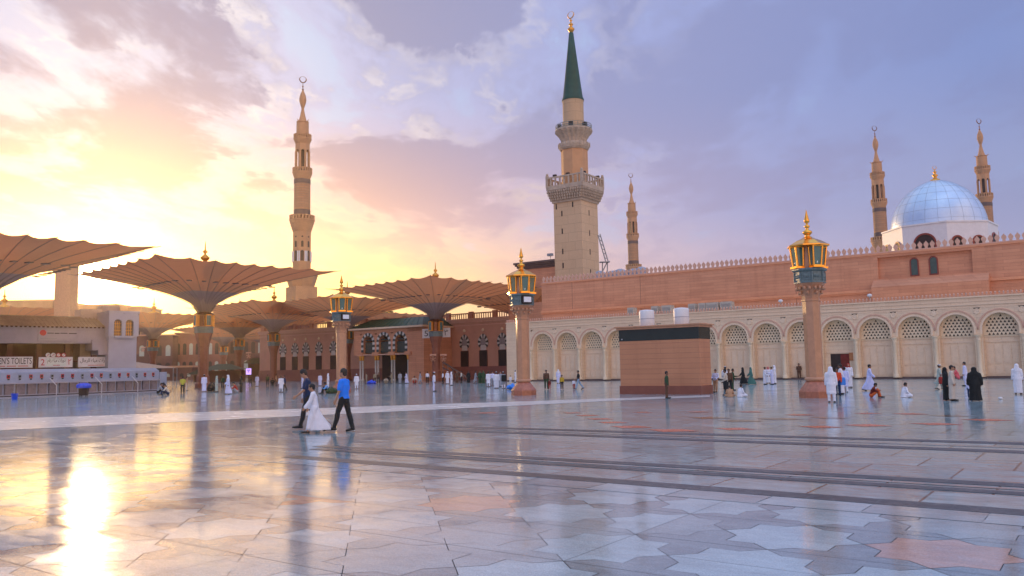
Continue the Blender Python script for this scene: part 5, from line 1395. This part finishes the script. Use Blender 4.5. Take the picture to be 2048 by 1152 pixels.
CLR = {}
def recolor(o, mt, slot=0):
    o.material_slots[slot].link = 'OBJECT'; o.material_slots[slot].material = mt
PARTS = {}
def figure_parts(kind):
    """meshes of one figure kind, built once: list of (part name, mesh, colour role)"""
    if kind in PARTS: return PARTS[kind]
    stand = dict(leg=((.04, .05), (-.03, .02)), arms=((.05, .14, .25), (-.03, .14, .25)))
    walk = dict(lean=.06, leg=((.38, .12), (-.30, .35)), arms=((-.35, .12, .25), (.35, .12, .35)))
    stroll = dict(lean=.05, leg=((.22, .08), (-.18, .22)), arms=((-.2, .12, .3), (.25, .12, .4)))
    talk = dict(lean=.04, leg=((.03, .04), (-.05, .02)), arms=((.35, .10, 1.25), (.1, .15, .5)), head=.08)
    lean_ = dict(lean=-.06, leg=((.16, .10), (.04, .03)), arms=((.15, .2, 1.2), (.2, .2, 1.3)), inw=-1.2, head=.12)
    sitg = dict(lean=.16, pz=.14, legs=(((-.34, .26, .13), (.02, .30, .07), (.16, .36, .05)), ((.34, .26, .13), (-.02, .36, .07), (-.16, .42, .05))), arms=(((-.27, .08, .36), (-.20, .28, .20)), ((.27, .08, .36), (.20, .28, .20))), head=.12)
    sitk = dict(lean=.30, pz=.15, legs=(((-.16, .36, .50), (-.14, .42, .08), (-.14, .60, .04)), ((.16, .40, .46), (.14, .50, .08), (.14, .68, .04))), arms=(((-.26, .30, .40), (-.10, .45, .46)), ((.26, .30, .40), (.10, .46, .44))), head=.25)
    child = dict(hs=1.22, leg=((.12, .06), (-.1, .1)), arms=((.1, .14, .3), (-.1, .14, .3)))
    poses = dict(stand=stand, walk=walk, stroll=stroll, talk=talk, lean=lean_, sitg=sitg, sitk=sitk, child=child)
    base, dress = kind.split('/'); P = poses[base]; J = joints(P); out = [('body', body_mesh(J, P, .014, SKIN[0]), 'skin')]
    W_ = cloth('white', 0)
    if dress[0] == 'r': out.append(('robe', robe_mesh(J, P, W_), 'a'))
    if dress[0] == 'k': out.append(('robe', robe_mesh(J, P, W_, hem=.42), 'a')); out.append(('trousers', trousers_mesh(J, P, W_), 'b'))
    if dress[0] == 'y': out.append(('abaya', robe_mesh(J, P, W_, width=1.15, hem=.03, hood=True, tight=1.35), 'a'))
    if dress[0] == 's': out.append(('shirt', shirt_mesh(J, P, W_, full=True), 'a')); out.append(('trousers', trousers_mesh(J, P, W_), 'b'))
    if dress[0] == 't': out.append(('shirt', shirt_mesh(J, P, W_, full=False), 'a')); out.append(('trousers', trousers_mesh(J, P, W_), 'b'))
    if dress[0] == 'g':                                       # seated in a robe spread over crossed legs
        m = MB(); pel, ch, nk = J['pel'], J['chest'], J['neck']
        m.loft([(nk.z+.03, .055, .055, nk.x, nk.y, 0), (nk.z-.02, .12, .08, nk.x, nk.y, 0), (nk.z-.07, .18, .10, nk.x, nk.y, 0), (ch.z, .19, .135, ch.x, ch.y, .3), (pel.z+.12, .19, .16, 0, pel.y+.03, .6), (.10, .24, .20, 0, .04, 1), (.015, .27, .24, 0, .05, 1.3)], 32, .03, 6)
        for i in (0, 1): m.cap(J['hip', i], J['kn', i], .115, .095); m.cap(J['kn', i], J['an', i], .09, .07)
        sleeves(m, J, .068, .058, .06); out.append(('robe', remesh(m, .017, 'robe', [W_], 1), 'a'))
    if dress[0] == 'h': out.append(('shirt', shirt_mesh(J, P, W_, full=True), 'a')); out.append(('trousers', trousers_mesh(J, P, W_), 'b'))
    hd = dress[1]
    if hd == 'h': out.append(('hair', hair_mesh(J, P), 'hair'))
    if hd == 's': out.append(('headscarf', scarf_mesh(J, P, W_), 'c'))
    if hd == 'c': out.append(('hair', hair_mesh(J, P), 'hair')); out.append(('cap', cap_mesh(J, P, W_), 'c'))
    if dress[0] not in 'yg':
        for i in (0, 1): out.append(('shoe', shoe_mesh(J, i, M_hair), 'shoe'))
    zs = max(v.co.z for _, me, _ in out for v in me.vertices)
    PARTS[kind] = (out, zs); return PARTS[kind]
FACE = dict(away=0, left=90, right=-90, cam=180)
def person(px, yf, yt, kind, label, a='white', b='trousers', c='white', face='cam', skin=0, group=None, hmin=1.55, hmax=1.95, at_=None, sx=1.):
    loc = G(px, yf) if at_ is None else at_; parts, zs = figure_parts(kind)
    hgt = (yf-yt)*loc.y/FPX
    if kind.startswith('sit'): hmin, hmax = .62, 1.05
    if kind.startswith('child'): hmin, hmax = .8, 1.45
    hgt = max(hmin, min(hmax, hgt)); s = hgt/zs
    f = FACE[face] if isinstance(face, str) else face
    t = thing('person', label, 'person', (loc.x, loc.y, loc.z+.002), math.radians(f)-math.atan2(loc.x, loc.y), group)
    t.scale = (s*sx, s*sx, s)
    for nm, me, role in parts:
        o = link(nm, me, t)
        if role == 'a': recolor(o, CL[a])
        elif role == 'b': recolor(o, CL[b])
        elif role == 'c': recolor(o, CL[c])
        elif role == 'skin' and skin: recolor(o, SKIN[1])
    return t

# the three walkers in front -------------------------------------------------
def walker(px, yf, hgt, P, label, face, build):
    loc = G(px, yf); J = joints(P); parts = [('body', body_mesh(J, P, .0075, SKIN[0]))]+build(J, P)
    zs = max(v.co.z for _, me in parts[:2] for v in me.vertices)
    t = thing('person', label, 'person', (loc.x, loc.y, .003), math.radians(face)-math.atan2(loc.x, loc.y)); s = hgt/zs; t.scale = (s, s, s)
    for nm, me in parts: link(nm, me, t)
    return t
def mk_blue(J, P):
    o = [('hair', hair_mesh(J, P)), ('shirt', shirt_mesh(J, P, CL['blue'])), ('trousers', trousers_mesh(J, P, CL['trousers']))]
    for i in (0, 1): o += [('shoe', shoe_mesh(J, i, M_hair)), ('sole', sole_mesh(J, i))]
    return o
walker(688, 864, 1.98, dict(lean=.02, leg=((.34, .10), (-.20, .10)), arms=((.10, .22, .25), (-.05, .16, .22)), head=.02, bulk=1.08, hs=1.05, splay=.05),
       'person in bright blue T-shirt and black trousers walking, seen from behind', 62, mk_blue)
def mk_navy(J, P):
    o = [('hair', hair_mesh(J, P)), ('shirt', shirt_mesh(J, P, CL['navy'], long_=True)), ('trousers', trousers_mesh(J, P, CL['trousers']))]
    for i in (0, 1): o += [('shoe', shoe_mesh(J, i, M_hair))]
    return o
walker(616, 858, 1.98, dict(lean=.08, leg=((.30, .10), (-.25, .2)), arms=((.30, .16, .60), (.05, .14, .3)), head=.45, bulk=1.08, hs=1.03),
       'person in dark navy shirt looking down behind the boy in the white robe', 88, mk_navy)
def mk_boy(J, P):
    o = [('robe', robe_mesh(J, P, CL['white'], width=.88, hem=.10)), ('hair', hair_mesh(J, P))]
    for i in (0, 1): o += [('shoe', shoe_mesh(J, i, M_hair))]
    return o
walker(629, 866, 1.50, dict(lean=.10, leg=((.30, .05), (-.48, .30)), arms=((.42, .12, .22), (.2, .14, .3)), head=.15, hs=1.13, child=1),
       'child in long white robe mid-stride beside the navy-shirted walker', 86, mk_boy)

PE = [
 # left side
 (208, 783, 741, 'stand/rs', 'person in pale bluish robe and headscarf facing the washing wall', 'bluewhite', '', 'bluewhite', 'away', 0),
 (125, 789, 766, 'sitk/hh', 'person in red crouching before the washing wall left of the blue-lidded cart', 'darkred', 'darkred', '', 'cam', 1),
 (6, 794, 768, 'sitk/hh', 'seated person in dark red at the very left edge by the washing wall', 'darkred', 'darkred', '', 'right', 1),
 (27, 793, 764, 'sitk/hh', 'seated person in dark brown just above the blue bucket', 'brown', 'brown', '', 'left', 1),
 (316, 787, 766, 'sitk/hh', 'person in pale shirt sitting at the end of the washing wall, leftmost of three', 'grey', 'trousers', '', 'right', 0),
 (327, 786, 765, 'sitk/hh', 'middle of three people sitting at the end of the washing wall, in brown', 'brown', 'trousers', '', 'cam', 1),
 (336, 790, 768, 'sitk/hh', 'person in pinkish shirt sitting rightmost at the end of the washing wall', 'beige', 'navy', '', 'left', 0),
 (365, 788, 753, 'stand/th', 'person in yellow-green T-shirt and black trousers left of the thick parasol column', 'yellow', 'trousers', '', 'away', 0),
 (373, 782, 753, 'stand/sh', 'person in tan shirt and pale trousers beside the yellow-shirted person', 'tan', 'beige', '', 'right', 0),
 (408, 784, 749, 'stroll/rc', 'person in lilac robe and white cap just right of the thick parasol column', 'lilac', '', 'white', 'away', 1),
 (433, 784, 752, 'stand/rs', 'person in grey-green robe and headscarf standing by a black sack', 'greygreen', '', 'greygreen', 'right', 0),
 (445, 777, 754, 'stroll/sh', 'person in dark green clothes between two robed figures left of the screen', 'green', 'trousers', '', 'cam', 1),
 (456, 789, 750, 'stroll/rs', 'person in lilac robe with bare white headscarf, nearest of the group left of the screen', 'lilac', '', 'white', 'left', 1),
 (474, 786, 760, 'sitk/hh', 'person in red and grey crouching beside a black-robed figure', 'red', 'grey', '', 'left', 0),
 (482, 785, 752, 'stand/y_', 'person in black full-length robe standing over a crouching companion left of the screen', 'black', '', '', 'left', 0),
 (501, 770, 751, 'stand/sh', 'person in dark clothes under the purple screen', 'brown', 'trousers', '', 'cam', 1),
 (514, 773, 752, 'stand/rh', 'person in pale lilac robe right of the purple screen', 'lilac', '', '', 'cam', 0),
 (535, 772, 753, 'stand/sh', 'person in dark green top at the foot of the slim parasol column', 'green', 'trousers', '', 'away', 1),
 (545, 770, 756, 'sitk/hh', 'person in black sitting at the foot of the slim parasol column', 'black', 'trousers', '', 'cam', 1),
 (552, 771, 753, 'stand/sh', 'person in tan standing right of the slim parasol column', 'tan', 'brown', '', 'right', 0),
 (562, 785, 753, 'stroll/kh', 'person in knee-length white tunic and white trousers left of the navy walker', 'white', 'white', '', 'cam', 1),
 (569, 782, 751, 'stroll/sh', 'person in navy clothes behind the white-tunic figure', 'navy', 'trousers', '', 'left', 0),
 (605, 777, 750, 'stand/rh', 'person in lilac white robe partly hidden behind the navy-shirted walker', 'lilac', '', '', 'left', 1),
 (640, 772, 748, 'stand/rh', 'person in lilac robe between the boy and the blue-shirted walker', 'lilac', '', '', 'away', 0),
 (656, 775, 747, 'stand/rs', 'person in white headscarf and robe left of the blue-shirted walker', 'white', '', 'white', 'right', 0),
 (657, 787, 764, 'sitk/hh', 'person wrapped in blue and white sitting on the floor beside dark bundles', 'skyblue', 'black', '', 'left', 1),
 (713, 778, 748, 'stand/kc', 'person in white tunic and trousers just right of the blue-shirted walker', 'white', 'white', 'white', 'cam', 1),
 # before the portal
 (733, 768, 748, 'stand/sh', 'person in khaki top behind the blue bundle near the portal', 'khaki', 'khaki', '', 'left', 0),
 (750, 767, 746, 'stand/sh', 'person in dark khaki near the leftmost portal columns', 'khaki', 'brown', '', 'cam', 1),
 (757, 767, 746, 'stand/sh', 'person in brown between the first and second portal column pairs', 'brown', 'trousers', '', 'cam', 1),
 (772, 767, 754, 'sitk/hh', 'person in beige sitting under the middle of the portal', 'beige', 'khaki', '', 'cam', 0),
 (783, 767, 747, 'talk/sh', 'person in beige clothes standing under the middle of the portal', 'khaki', 'khaki', '', 'left', 1),
 (800, 767, 747, 'stand/rh', 'person in grey robe before the dark portal opening', 'grey', '', '', 'cam', 1),
 (813, 767, 744, 'stroll/rh', 'person in white robe at the right portal columns', 'lilac', '', '', 'left', 0),
 (829, 767, 752, 'sitk/hh', 'person in pink sitting right of the portal columns', 'beige', 'red', '', 'cam', 0),
 (840, 767, 746, 'stroll/kh', 'person in grey-blue tunic right of the portal columns', 'grey', 'grey', '', 'right', 1),
 (855, 766, 746, 'stand/sh', 'person in white shirt and dark trousers left of the central parasol column', 'white', 'trousers', '', 'away', 0),
 (868, 783, 744, 'stand/sc', 'person in white shirt and pale lilac trousers in front of the central parasol column', 'white', 'lilac', 'white', 'right', 1),
 (886, 768, 745, 'stand/sh', 'person in white shirt and black trousers right of the central parasol column', 'white', 'trousers', '', 'left', 1),
 (895, 768, 743, 'stand/rs', 'person in white robe under the diagonal stair rail, left of a pair', 'white', '', 'white', 'cam', 0),
 (903, 771, 744, 'stand/rs', 'person in white robe under the diagonal stair rail, right of a pair', 'white', '', 'white', 'right', 0),
 (914, 766, 749, 'stand/y_', 'person in dull pink robe under the stair rail', 'brown', '', '', 'cam', 0),
 (923, 766, 748, 'stand/sh', 'person in cream shirt right of the stair rail', 'cream', 'trousers', '', 'left', 0),
 (937, 766, 749, 'stand/y_', 'person in dark robe at the lower end of the stair rail', 'black', '', '', 'cam', 1),
 (951, 767, 745, 'stroll/kh', 'person in grey-blue tunic among dark figures by the facade', 'grey', 'grey', '', 'right', 1),
 (960, 767, 748, 'stand/y_', 'person in dark green robe, left of two beside the group in white', 'green', '', '', 'cam', 1),
 (967, 767, 748, 'stand/y_', 'person in olive green robe, right of two beside the group in white', 'green', '', '', 'away', 1),
 (977, 774, 747, 'stroll/kh', 'person in white tunic with hand on hip, leftmost of the white-robed group', 'white', 'white', '', 'away', 1),
 (985, 772, 748, 'stand/sh', 'person in pale shirt half hidden inside the white-robed group', 'lilac', 'grey', '', 'cam', 0),
 (993, 777, 745, 'stand/rc', 'broad person in white robe and cap, biggest of the white-robed group', 'white', '', 'white', 'away', 0),
 (1001, 774, 744, 'stand/rh', 'person in blue-grey robe behind the backpack carrier', 'grey', '', '', 'cam', 0),
 (1007, 777, 745, 'stand/kc', 'person in grey with black backpack at the right of the white-robed group', 'grey', 'white', 'white', 'away', 1),
 (1021, 768, 751, 'child/sh', 'child in white by the blue sheet left of the mid lamp post', 'white', 'white', '', 'cam', 0),
 (1031, 765, 740, 'stand/rc', 'person in white robe standing immediately left of the mid lamp post', 'white', '', 'white', 'left', 0),
 # before the arcade, left part
 (1093, 779, 740, 'stroll/sh', 'person in dark jacket walking with a child in red under the second arch', 'brown', 'green', '', 'cam', 1),
 (1099, 779, 759, 'child/sh', 'child in dark red trousers held by the dark-jacketed person', 'darkred', 'red', '', 'cam', 0),
 (1117, 767, 739, 'stand/rs', 'person in white robe against the arcade between the first two arches', 'lilac', '', 'white', 'away', 0),
 (1124, 779, 750, 'child/sh', 'youngster in mustard jacket and dark trousers before the arcade', 'mustard', 'trousers', '', 'cam', 1),
 (1148, 779, 758, 'child/sh', 'small child in white top and red trousers before the third arch', 'white', 'red', '', 'cam', 0),
 (1158, 779, 741, 'walk/th', 'person in black T-shirt and pale jeans walking before the third arch', 'black', 'jeans', '', 'left', 0),
 (1334, 797, 743, 'stand/sh', 'person in dark olive clothes standing alone in front of the kiosk', 'green', 'brown', '', 'right', 1),
 (1411, 787, 740, 'lean/kh', 'person in bright blue tunic leaning on the right side of the kiosk', 'skyblue', 'skyblue', '', 120, 1),
 (1432, 785, 741, 'lean/sh', 'person in pale shirt and tan trousers right of the bright blue tunic', 'lilac', 'tan', '', 150, 0),
 (1452, 780, 733, 'stand/sc', 'person with white cap behind the pale-shirted man right of the kiosk', 'white', 'trousers', 'white', 'away', 1),
 (1453, 791, 738, 'talk/sh', 'person in pale shirt and black trousers gesturing right of the kiosk', 'beige', 'trousers', '', 'left', 1),
 (1459, 786, 738, 'stand/sh', 'person in dark brown behind the gesturing pale-shirted person', 'brown', 'trousers', '', 'cam', 1),
 (1466, 781, 740, 'talk/sh', 'person in dark green clothes right of the gesturing person', 'green', 'green', '', 'right', 1),
 (1460, 794, 771, 'sitg/gh', 'person in tan shirt sitting on the floor with back to the viewer', 'tan', '', '', 'away', 0),
 (1480, 794, 768, 'sitg/gh', 'person in white robe sitting on the floor beside the tan-shirted sitter', 'white', '', '', -50, 1),
 (1487, 768, 738, 'walk/y_', 'person in flowing black robe walking past the arcade', 'black', '', '', 'left', 1),
 (1503, 769, 741, 'walk/yh', 'young person in dark teal robe striding behind the black-robed walker', 'teal', '', '', 'left', 0),
 (1530, 769, 740, 'talk/rh', 'person in white robe, leftmost of the white-robed circle before the arcade', 'white', '', '', 'right', 1),
 (1537, 767, 735, 'stand/rs', 'person in white robe, second from left in the white-robed circle', 'white', '', 'pink', 'cam', 0),
 (1545, 769, 734, 'talk/rh', 'person in white robe, third from left in the white-robed circle', 'lilac', '', '', 'left', 0),
 (1550, 768, 731, 'stand/rs', 'person in white robe and tall headscarf, right of the white-robed circle', 'white', '', 'white', 'left', 0),
 (1599, 759, 727, 'lean/sh', 'guard-like person in brown leaning on the arcade left of the right lamp post', 'brown', 'brown', '', 'cam', 1),
 # by the doorway
 (1664, 805, 734, 'stand/ks', 'person in white tunic and headscarf, nearest figure beside the right lamp post', 'white', 'white', 'white', 'away', 1),
 (1676, 792, 736, 'stand/sh', 'person in orange shirt behind the nearest white-robed figure', 'orangered', 'navy', '', 'cam', 1),
 (1684, 789, 728, 'stand/rh', 'person in white robe with dark turban near the doorway', 'white', '', '', 'left', 1),
 (1691, 785, 734, 'stand/kh', 'person in bluish white tunic right of the blue bag', 'bluewhite', 'white', '', 'away', 0),
 (1699, 776, 727, 'stand/rs', 'person in white robe with red chequered scarf before the open doorway', 'white', '', 'red', 'cam', 0),
 (1740, 782, 729, 'walk/rh', 'person in pale blue-white robe walking away behind the red bundle', 'bluewhite', '', '', 'right', 1),
 (1743, 795, 766, 'sitk/hh', 'person in red and orange sitting on the floor in front of the walking robe', 'darkred', 'orange', '', 'right', 1),
 (1808, 795, 765, 'sitg/gh', 'person in white sitting alone on the floor right of the doorway', 'white', '', '', -60, 1),
 (1880, 779, 729, 'stroll/kc', 'person in cream-green tunic and white cap carrying a red bag', 'greygreen', 'greygreen', 'white', 'right', 1),
 (1893, 801, 735, 'stand/y_', 'person in black robe beside the beige-robed father, left of the pair', 'black', '', '', 'right', 0),
 (1906, 802, 731, 'stand/rh', 'person in beige robe carrying a small child dressed in pink', 'beige', '', '', 'right', 0),
 (1932, 772, 724, 'stand/kh', 'person in lilac tunic standing beyond the beige-robed figure', 'lilac', 'lilac', '', 'left', 0),
 (1940, 796, 761, 'child/sh', 'child in pale top and dark trousers holding on to the large black robe', 'lilac', 'navy', '', 'away', 0),
 (1952, 802, 739, 'stand/y_', 'broad person in full black robe, rightmost black robe in the square', 'black', '', '', 'away', 0),
 (2037, 789, 728, 'stand/rs', 'person in white robe and headscarf at the right edge', 'white', '', 'white', 'away', 0),
]
for px, yf, yt, kind, lab, a, b, c, face, sk in PE:
    person(px, yf, yt, kind, lab, a, b or 'trousers', c or 'white', face, sk, sx=1.28 if lab.startswith('broad') else 1.08)

# the small child held in pink
pf = G(1906, 802)
person(1914, 757, 733, 'sitk/hh', 'small child in bright pink held in the arms of the beige-robed person', 'pink', 'pink', '', 'left', 0, at_=V3((pf.x+.30, pf.y-.05, .98)), sx=.9)

# ------------------------------------------------------------------ things people brought
def obj_thing(name, lab, cat, loc, rz=0): return thing(name, lab, cat, loc, rz)
p = G(167, 793); t = thing('cleaning_cart', 'dark cart with a bright blue lid in front of the washing wall', 'cart', p, .2)
m = MB(); m.lathe([(.40, .1), (.44, .15), (.48, .7), (.46, .75)], 4, rz=PI/4, smooth=False); m.build('bin_body', cloth('trousers', 0), t)
m = MB(); m.lathe([(.55, .75), (.62, .8), (.64, 1.0), (.55, 1.12), (.3, 1.2), (.05, 1.22)], 10, smooth=False); m.build('lid', mat('plastic_blue', (.01, .08, .75), .35, .1), t)
for a in (.8, 2.3, 3.9, 5.5): m = MB(); m.tube((.34*math.cos(a)-.03, .34*math.sin(a), .07), (.34*math.cos(a)+.03, .34*math.sin(a), .07), .07, n=12); m.build('wheel', M_dark, t)
p = G(29, 799); t = thing('bucket', 'blue bucket on the floor below the seated people at the left edge', 'bucket', p)
m = MB(); m.lathe([(.20, 0), (.21, .02), (.27, .48), (.29, .5), (.26, .5), (.2, .1)], 18); m.build('pail', MATS['plastic_blue'], t)
m = MB()
for k in range(10): a0, a1 = PI*k/10, PI*(k+1)/10; m.tube((.28*math.cos(a0), 0, .48+.22*math.sin(a0)), (.28*math.cos(a1), 0, .48+.22*math.sin(a1)), .012, n=5)
m.build('handle', M_metal, t)
def sack(px, yf, w, h, lab, mt, name='sack', cat='sack', sx=1.):
    p = G(px, yf); t = thing(name, lab, cat, p, random.random()); m = MB()
    rnd = random.Random(px); m.ell((0, 0, h*.42), (w*.5*sx, w*.42, h*.44)); m.ell((w*.18, 0, h*.3), (w*.34*sx, w*.4, h*.3)); m.ell((-w*.2, .05, h*.3), (w*.3*sx, w*.38, h*.29)); m.cap((0, 0, h*.75), (.04, 0, h*.95), w*.14, w*.08)
    bm_ = remesh(m, .03, 'cloth_bundle', [mt], 1)
    push(bm_, lambda c: .11*w*(noise.noise(c*4+V3((px, 0, 0)))+.4*noise.noise(c*9)))
    for v in bm_.vertices: v.co.z = max(.004, v.co.z)
    o = link('cloth_bundle', bm_, t)
    m = MB(); m.lathe([(w*.12, h*.80), (w*.15, h*.83), (w*.12, h*.86)], 10, (.02, 0, 0)); m.build('tie', M_rib, t)
sack(424, 783, 1.0, .95, 'black sack on the floor between the lilac and grey-green robes', cloth('black', 0))
sack(664, 787, 1.0, .55, 'dark green bundle on the floor left of the blue-shirted walker', cloth('green', 0), 'bundle', 'bundle')
sack(743, 768, 1.2, .5, 'blue sheet bundle right of the blue-shirted walker', MATS['plastic_blue'], 'bundle', 'bundle')
sack(1025, 779, 1.0, .5, 'bright blue sheet bundle left of the mid lamp post base', mat('plastic_sky', (.03, .25, .85), .35, .1), 'bundle', 'bundle')
def bag(px, y, Yd, w, h, lab, mt):
    q = at(px, y, Yd); t = thing('bag', lab, 'bag', q); m = MB(); m.lathe([(w*.42, 0), (w*.5, h*.1), (w*.5, h*.8), (w*.42, h)], 4, rz=PI/4, smooth=False); m.build('pouch', mt, t)
    m = MB()
    for k in range(8): a0, a1 = PI*k/8, PI*(k+1)/8; m.tube((w*.25*math.cos(a0), 0, h+h*.4*math.sin(a0)), (w*.25*math.cos(a1), 0, h+h*.4*math.sin(a1)), .015, n=4)
    m.build('strap', mt, t)
bag(1682, 770, G(1684, 791).y-.5, .55, .42, 'bright blue bag carried between the white robes near the doorway', MATS['plastic_sky'])
bag(1886, 768, G(1880, 779).y-.4, .5, .45, 'red bag in the hand of the cream-green tunic wearer', cloth('red', 0))
bag(1008, 763, G(1007, 777).y-.45, .65, .6, 'black backpack on the grey-clothed person in the white-robed group', cloth('black', 0))
p = G(2001, 799); t = thing('paper_scrap', 'crumpled white paper scrap on the floor right of the broad black robe', 'litter', p)
m = MB(); m.ell((0, 0, .06), (.12, .08, .06), n=6, m=4); m.build('paper', M_white, t)

# ------------------------------------------------------------------ haze box added to spread a warm glow round the sun
hz = MB(); hz.bb(-700, 700, -60, 700, -1, 135)
hm = bpy.data.materials.new('glow_haze'); hm.use_nodes = True; nt = hm.node_tree; nt.nodes.clear()
pv = nt.nodes.new('ShaderNodeVolumePrincipled'); pv.inputs['Color'].default_value = (1., .84, .68, 1); pv.inputs['Density'].default_value = .0002; pv.inputs['Anisotropy'].default_value = .84
ou = nt.nodes.new('ShaderNodeOutputMaterial'); nt.links.new(pv.outputs[0], ou.inputs[1])
tag(hz.build('haze', hm), kind='stuff')
